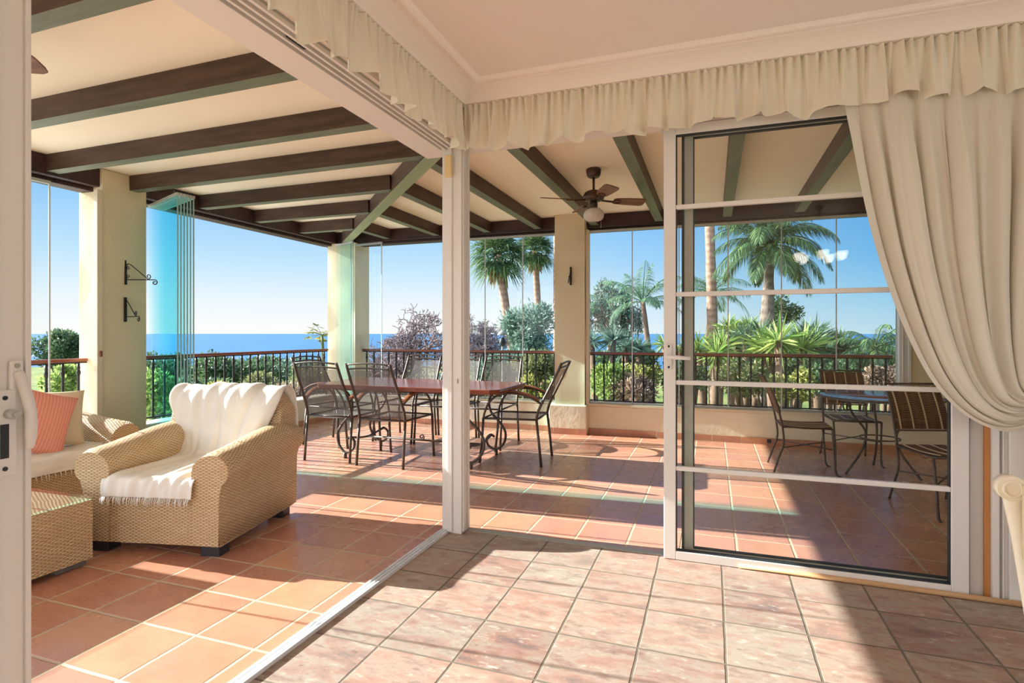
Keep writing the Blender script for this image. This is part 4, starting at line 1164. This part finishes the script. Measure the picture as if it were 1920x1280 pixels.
def bare_tree(name, label, px, py, depth, rx, rz, seed, mat=MAUVE, levels=6, leaves=None):
    r = random.Random(seed); x, y = spot(px, depth); zc = hgt(py, depth); z0 = gz(x, y)-.1
    t = root(name, label, 'tree', (x, y, z0), 0, 'garden shrubs and trees'); R = rx*depth/F_PX; RZ = rz*depth/F_PX
    segs = []
    def grow(p, d, L, rad, lev):
        pts = [p]; q = p; dd = d
        for i in range(4):
            dd = (dd+rdir(r)*.38).normalized()
            q = q+dd*L/4; pts.append(q)
        segs.append((pts, rad, lev))
        if lev >= levels: return
        for k in range(3):
            nd = (dd*.6+rdir(r)*.9).normalized(); nd.z = nd.z*.8+.08
            grow(pts[r.choice((2,3,4))], nd, L*r.uniform(.58,.8), rad*.62, lev+1)
    for k in range(6):
        a = 2*pi*k/6+r.random(); grow(V((0,0,0)), V((cos(a)*.9, sin(a)*.5, .6)).normalized(), 1.0, .05, 1)
    P = [q for sg in segs for q in sg[0]]
    mx = sorted(abs(q.x) for q in P)[int(len(P)*.97)]; my = sorted(abs(q.y) for q in P)[int(len(P)*.97)]
    hi = sorted(q.z for q in P)[int(len(P)*.985)]; lo = sorted(q.z for q in P)[int(len(P)*.05)]
    f = lambda q: V((q.x*R/mx, q.y*R*.7/my, (zc-z0)+RZ*(2*(q.z-lo)/(hi-lo)-1)))
    mb = MB(); base = f(V((0,0,0)))
    for pts, rad, lev in segs:
        q = [f(p) for p in pts]; k = R*rad*.9
        mb.tube(q, [max(.0075, k*(1-.12*i)) for i in range(5)], 6 if lev < 3 else (4 if lev < 5 else 3), caps=False)
    mb.tube([(0,0,0), (base.x*.6, base.y*.6, base.z*.55), tuple(base)], [R*.09,R*.07,R*.055], 8)
    mb.build('branches', mat, t)
    if leaves:
        lf = MB()
        for pts, rad, lev in segs:
            if lev >= levels-1:
                for k in range(leaves[1]): leaf_quad(lf, f(pts[r.choice((2,3,4))])+rdir(r)*.06, rdir(r), rdir(r), leaves[2]*r.uniform(.6,1.2), leaves[3])
        lf.build('leaves', leaves[0], t)
    return t

# far and left
bush('shade_tree', 'dark green tree beyond the far left railing', 112, 655, 26, 62, 46, LF_DARK, 8000, .15, .07, 'tree', seed=1)
bush('laurel_bush', 'bright green bush behind the far left railing', 120, 720, 11, 52, 44, LF_BRIGHT, 3960, .085, .045, seed=2)
bush('laurel_bush', 'bright green bush seen through the teal glass stack', 300, 735, 10.5, 70, 58, LF_BRIGHT, 5040, .085, .045, seed=3)
bush('laurel_bush', 'dark green shrub above the teal glass, against the sea', 300, 690, 24, 60, 36, LF_DARK, 2400, .16, .08, seed=4)
bush('olive_tree', 'grey green tree crown behind the armchair back', 405, 700, 22, 62, 42, LF_DARK, 3000, .16, .08, 'tree', seed=5)
bush('olive_tree', 'dark tree crown below the sea line, left of the papaya', 500, 705, 24, 66, 40, LF_DARK, 3000, .16, .08, 'tree', seed=6)
bush('olive_tree', 'olive coloured shrub below the papaya tree', 592, 715, 20, 50, 42, LF_OLIVE, 2200, .14, .07, 'bush', seed=7)
bush('dry_shrub', 'dry brown shrub behind the left end of the table', 540, 745, 13, 50, 34, LF_BROWN, 1600, .10, .03, seed=8)
bush('laurel_bush', 'small yellow green shrub behind the left railing', 400, 740, 12, 50, 26, LF_YEL, 2340, .085, .045, seed=9)
bare_tree('bare_tree', 'bare mauve branched tree behind the dining table', 765, 664, 12.5, 100, 68, 77, levels=7)
bare_tree('bare_tree', 'smaller bare tree just right of the corner post', 900, 640, 17, 50, 50, 78, levels=7)
bush('dry_shrub', 'mauve brown dry shrub under the bare tree', 760, 735, 12, 90, 44, LF_BROWN, 2400, .12, .03, seed=11)
# papaya
x, y = spot(604, 17); t = root('papaya_tree', 'small papaya tree against the sea beside the corner column', 'tree', (x, y, -2.2), 0, 'garden shrubs and trees')
zc = hgt(628, 17)+2.2
MB().tube(curve([(0,0,0),(.05,0,zc*.6),(0,0,zc)], 8), [.055]*4+[.05]*3+[.04,.035], 8).build('trunk', LF_OLIVE, t)
lf = MB(); r = random.Random(3)
for i in range(15):
    az = i*2.4; up = r.uniform(-.35,.75); d = V((cos(az)*cos(up), sin(az)*cos(up), sin(up))); h = V((0,0,zc))+d*r.uniform(.30,.52)
    lf.tube([(0,0,zc), tuple(h)], .008, 4)
    for k in range(7):
        a = lerp(-1.5,1.5,k/6); s = V((-sin(az),cos(az),0)); q = (d*cos(a)+s*sin(a)+V((0,0,-.35))).normalized()
        leaf_quad(lf, h, q, V((0,0,1)), r.uniform(.22,.32), .11)
lf.build('leaves', LF_YEL, t)
# palms
fan_palm('fan_palm', 'fan palm with leaning trunk, left of the pair beside the corner post', 988, 934, 478, 20, 66, 101, .17, (-.05,0,0))
fan_palm('fan_palm', 'fan palm with grey trunk, right of the pair beside the corner post', 1026, 1003, 470, 23, 46, 102, .15, (-.05,0,0))
fan_palm('fan_palm', 'tall pink trunked palm beside the middle column, crown out of view', 1046, 1045, 240, 20, 60, 103, .155)
fan_palm('fan_palm', 'tall palm trunk seen through the left of the sliding door', 1342, 1325, 230, 18, 60, 104, .165)
feather_palm('date_palm', 'big drooping feather palm in the middle of the glazed door', 1428, 1444, 458, 15, 108, LF_PALM, 105, .145, 30, PALMG, .5, ll=.34, nl=90, droop=1.75, upmax=78, upmin=-20)
feather_palm('feather_palm', 'blue green feather palm just left of the sliding door', 1222, 1205, 566, 13, 76, LF_PALMB, 106, .07, 14, BARK, 0, (.1,0,0), ll=.34, upmax=80, upmin=0, droop=1.4)
feather_palm('feather_palm', 'low feather palm right of the middle column', 1150, 1140, 575, 15, 58, LF_PALMB, 107, .07, 13, BARK, 0, ll=.34, upmax=70, upmin=0, droop=1.5)
feather_palm('feather_palm', 'feather palm behind the tall trunk in the sliding door', 1310, 1335, 548, 22, 74, LF_PALMB, 108, .1, 14, BARK, 0, ll=.34, upmax=65, upmin=-5, droop=1.4)
feather_palm('feather_palm', 'arching feather palm at the right, beside the curtain', 1640, 1640, 655, 12, 84, LF_PALM, 109, .1, 20, BARK, 0, ll=.24, nl=56, upmax=60, upmin=-10, droop=1.9)
# spiky plants
spiky('yucca', 'bright yucca in the middle of the glazed door', 1470, 645, 11, 74, LF_YUC, 201, 90, 3)
spiky('yucca', 'yucca beside the left stile of the sliding door', 1335, 650, 11.5, 58, LF_YUC, 202, 80, 3)
spiky('yucca', 'darker yucca behind the bright one', 1400, 632, 13, 56, LF_YUCD, 203, 80, 3)
spiky('dragon_tree', 'dark round dragon tree crown right of the bright yucca', 1545, 640, 13, 62, LF_YUCD, 204, 130, 5, 'dragon tree')
spiky('agave', 'grey green spiky agave beside the middle column', 1130, 640, 10.5, 46, LF_BLUE, 205, 80, 2, 'agave')
spiky('yucca', 'small yucca behind the railing near the right feather palm', 1262, 650, 12, 40, LF_YUC, 206, 70, 2)
# mid bushes
bush('tamarisk_tree', 'pale blue green feathery tree between the fan palm trunks', 992, 622, 18, 72, 66, LF_BLUE, 9000, .15, .04, 'tree', seed=21)
bare_tree('twiggy_tree', 'grey brown twiggy tree behind the feather palms', 1150, 605, 15, 52, 66, 79, BARK, 6, (LF_BLUE, 5, .09, .035))
bush('cypress_bush', 'dark conifer behind the big palm trunk', 1462, 590, 24, 38, 40, LF_DARK, 2400, .16, .07, 'tree', seed=23)
bush('hibiscus_bush', 'yellow green bush behind the right end chair', 1005, 738, 9.5, 40, 40, LF_YEL, 2660, .066, .036, seed=24)
bush('hibiscus_bush', 'green bush behind the railing right of the middle column', 1140, 715, 9.5, 42, 48, LF_BRIGHT, 3230, .066, .036, seed=25)
bush('hibiscus_bush', 'yellow flowered bush below the feather palms', 1205, 700, 10, 44, 40, LF_YEL, 2850, .066, .036, seed=26)
bush('dry_shrub', 'brown dry shrub low behind the railing', 1190, 735, 9.3, 56, 36, LF_BROWN, 3000, .09, .025, seed=27)
bush('hibiscus_bush', 'deep green bush behind the door handle', 1290, 715, 10, 50, 48, LF_DARK, 3610, .066, .036, seed=28)
bush('hibiscus_bush', 'mid green bush under the bright yucca', 1400, 715, 9.8, 58, 44, LF_OLIVE, 3800, .066, .036, seed=29)
bush('hibiscus_bush', 'lime green bush left of the bistro chair', 1480, 722, 9.6, 44, 38, LF_YEL, 2850, .066, .036, seed=30)
bush('hibiscus_bush', 'dark hedge bush below the dragon tree', 1560, 705, 10, 60, 44, LF_DARK, 4180, .066, .036, seed=31)
bush('bougainvillea_bush', 'reddish brown bush behind the bistro table', 1655, 715, 9.4, 34, 34, LF_BROWN, 2470, .066, .036, seed=32)
bush('laurel_bush', 'blue green shrub behind the dining table', 850, 730, 11, 50, 36, LF_BLUE, 2700, .085, .045, seed=33)
bush('shade_tree', 'dark treetop at the far right of the view', 1700, 670, 20, 60, 40, LF_DARK, 2600, .15, .07, 'tree', seed=34)
bush('hibiscus_bush', 'dark shrub behind the fan palm trunks', 945, 712, 11, 46, 40, LF_DARK, 3420, .066, .036, seed=35)
bush('shade_tree', 'dense green mass behind the yuccas at the sliding door', 1385, 665, 16, 90, 44, LF_DARK, 5200, .15, .06, 'tree', seed=41)
bush('shade_tree', 'grey green mass behind the dragon tree', 1540, 668, 17, 80, 36, LF_OLIVE, 4200, .15, .06, 'tree', seed=42)
bush('shade_tree', 'green mass behind the fan palm trunks, low down', 960, 690, 15, 90, 40, LF_BLUE, 4800, .14, .05, 'tree', seed=43)
bush('shade_tree', 'low olive mass behind the feather palms', 1180, 700, 15, 70, 36, LF_OLIVE, 3800, .14, .05, 'tree', seed=44)
spiky('yucca', 'pale yucca left of the big feather palm trunk', 1385, 618, 14, 46, LF_YUC, 207, 90, 3)
spiky('agave', 'blue green spiky plant between the feather palms', 1180, 655, 11, 42, LF_BLUE, 208, 90, 3, 'agave')
bush('olive_tree', 'low dark trees below the sea, behind the left railing', 440, 692, 30, 95, 34, LF_DARK, 7000, .2, .09, 'tree', seed=45)
bush('olive_tree', 'broad olive green mass low behind the left railing', 500, 745, 16, 110, 50, LF_OLIVE, 8000, .12, .05, 'tree', seed=47)
bush('olive_tree', 'dark green mass low behind the armchair back', 400, 740, 15, 70, 46, LF_DARK, 6000, .12, .05, 'tree', seed=48)
bush('dry_shrub', 'grey brown mass low behind the far corner of the railing', 700, 745, 15, 80, 44, LF_BROWN, 5000, .10, .03, 'bush', seed=49)
bush('olive_tree', 'blue green low trees below the sea beside the corner column', 570, 690, 27, 60, 28, LF_BLUE, 3000, .18, .08, 'tree', seed=46)
bush('shade_tree', 'dark green mass behind the railing under the feather palms', 1165, 672, 13, 60, 30, LF_DARK, 5200, .11, .045, 'tree', seed=51)
bush('shade_tree', 'dark green mass low behind the right feather palm', 1610, 700, 14, 70, 30, LF_DARK, 4800, .11, .05, 'tree', seed=52)
bush('shade_tree', 'dark green mass low between the fan palms and the railing', 1000, 690, 13, 60, 30, LF_OLIVE, 4800, .10, .045, 'tree', seed=53)
bush('shade_tree', 'deep green mass behind the railing left of the bistro chair', 1440, 690, 12.5, 90, 28, LF_DARK, 6000, .10, .045, 'tree', seed=54)
# lamp post
x, y = spot(942, 9.2); t = root('garden_lamp', 'grey garden lamp post behind the dining table', 'lamp', (x, y, -1.7))
zt = hgt(612, 9.2)+1.7
MB().lathe([(.02,0),(.016,zt-.32)], (0,0,0), 10).build('post', GREYALU, t)
MB().lathe([(0,zt-.33),(.04,zt-.31),(.055,zt-.26),(.04,zt-.21),(.02,zt-.18),(0,zt-.18)], (0,0,0), 14).build('lantern', DARKRUB, t)
MB().lathe([(.09,zt-.14),(.06,zt-.09),(.01,zt-.06),(0,zt-.06)], (0,0,0), 14).build('hood', GREYALU, t)

# ------------------------------------------------------------------ light
w = bpy.data.worlds.new('sky'); scene.world = w; w.use_nodes = True
nt = w.node_tree; nt.nodes.clear()
class WT(NT):
    def __init__(s, t): s.t = t
W_ = WT(nt)
out = nt.nodes.new('ShaderNodeOutputWorld'); bg = nt.nodes.new('ShaderNodeBackground')
tc = nt.nodes.new('ShaderNodeTexCoord').outputs['Generated']
s = W_.n('SeparateXYZ', None, Vector=tc)
left = W_.ramp(s.outputs[2], [(0, (1.0,1.0,.98,1)), (.05, (.86,.95,1,1)), (.12, (.54,.80,1,1)), (.22, (.26,.58,.97,1)), (.5, (.16,.42,.85,1)), (1, (.14,.36,.78,1))])
right = W_.ramp(s.outputs[2], [(0, (.55,.80,.96,1)), (.05, (.31,.67,.97,1)), (.12, (.13,.50,.95,1)), (.22, (.08,.38,.88,1)), (.5, (.10,.34,.76,1)), (1, (.14,.36,.78,1))])
az = W_.n('MapRange', None, Value=s.outputs[0], i1=-.35, i2=.35).outputs[0]
col = W_.mix(az, left, right)
SUN_DIR = V((-1, -.055, .423)).normalized()
dt = W_.n('VectorMath', {'operation': 'DOT_PRODUCT'}, i0=tc, i1=tuple(SUN_DIR)).outputs['Value']
FILL_DIR = V((-.58, -.80, .14)).normalized()      # fill glow added to the unseen sky behind the camera
dh = W_.n('VectorMath', {'operation': 'DOT_PRODUCT'}, i0=tc, i1=tuple(FILL_DIR)).outputs['Value']
hz = W_.n('MapRange', {'interpolation_type': 'SMOOTHSTEP'}, Value=dh, i1=.15, i2=.8).outputs[0]
col = W_.mix(1.0, col, W_.mix(hz, (0,0,0,1), (2.7,2.8,2.9,1)), 'ADD')
nt.links.new(col, bg.inputs[0]); bg.inputs[1].default_value = 1.0
nt.links.new(bg.outputs[0], out.inputs[0])

sd = bpy.data.lights.new('sun', 'SUN'); sd.energy = 17.5; sd.angle = radians(.3); sd.color = (1, .965, .90)
so = bpy.data.objects.new('sun', sd); COL.objects.link(so)
so.rotation_euler = (-SUN_DIR).to_track_quat('-Z', 'Y').to_euler()
so.location = (-8, 0, 6)
# fill lamps added in the openings of the unseen right-hand wall
for k, y0 in enumerate((-2.4, .2)):
    ad = bpy.data.lights.new('room_fill_light', 'AREA'); ad.shape = 'RECTANGLE'; ad.size = 1.7; ad.size_y = 1.3; ad.energy = 17; ad.color = (.95, .97, 1)
    ao = bpy.data.objects.new('room_fill_light', ad); COL.objects.link(ao)
    ao.location = (3.58, y0+.9, 1.5); ao.rotation_euler = (radians(90), 0, radians(90))

# ------------------------------------------------------------------ camera
cd = bpy.data.cameras.new('camera'); cd.sensor_width = 36; cd.lens = 36*F_PX/1920; cd.shift_y = -15/1920
cd.clip_start = .05; cd.clip_end = 100000
co = bpy.data.objects.new('camera', cd); COL.objects.link(co)
co.location = (0, 0, CAM_H); co.rotation_euler = (radians(90), 0, TH)
scene.camera = co
vs = scene.view_settings
vs.view_transform = 'Standard'; vs.look = 'None'; vs.gamma = 1; vs.exposure = 0
try: vs.use_curve_mapping = False
except Exception: pass
cy_ = scene.cycles
cy_.max_bounces = 16; cy_.diffuse_bounces = 6; cy_.glossy_bounces = 4; cy_.transparent_max_bounces = 40
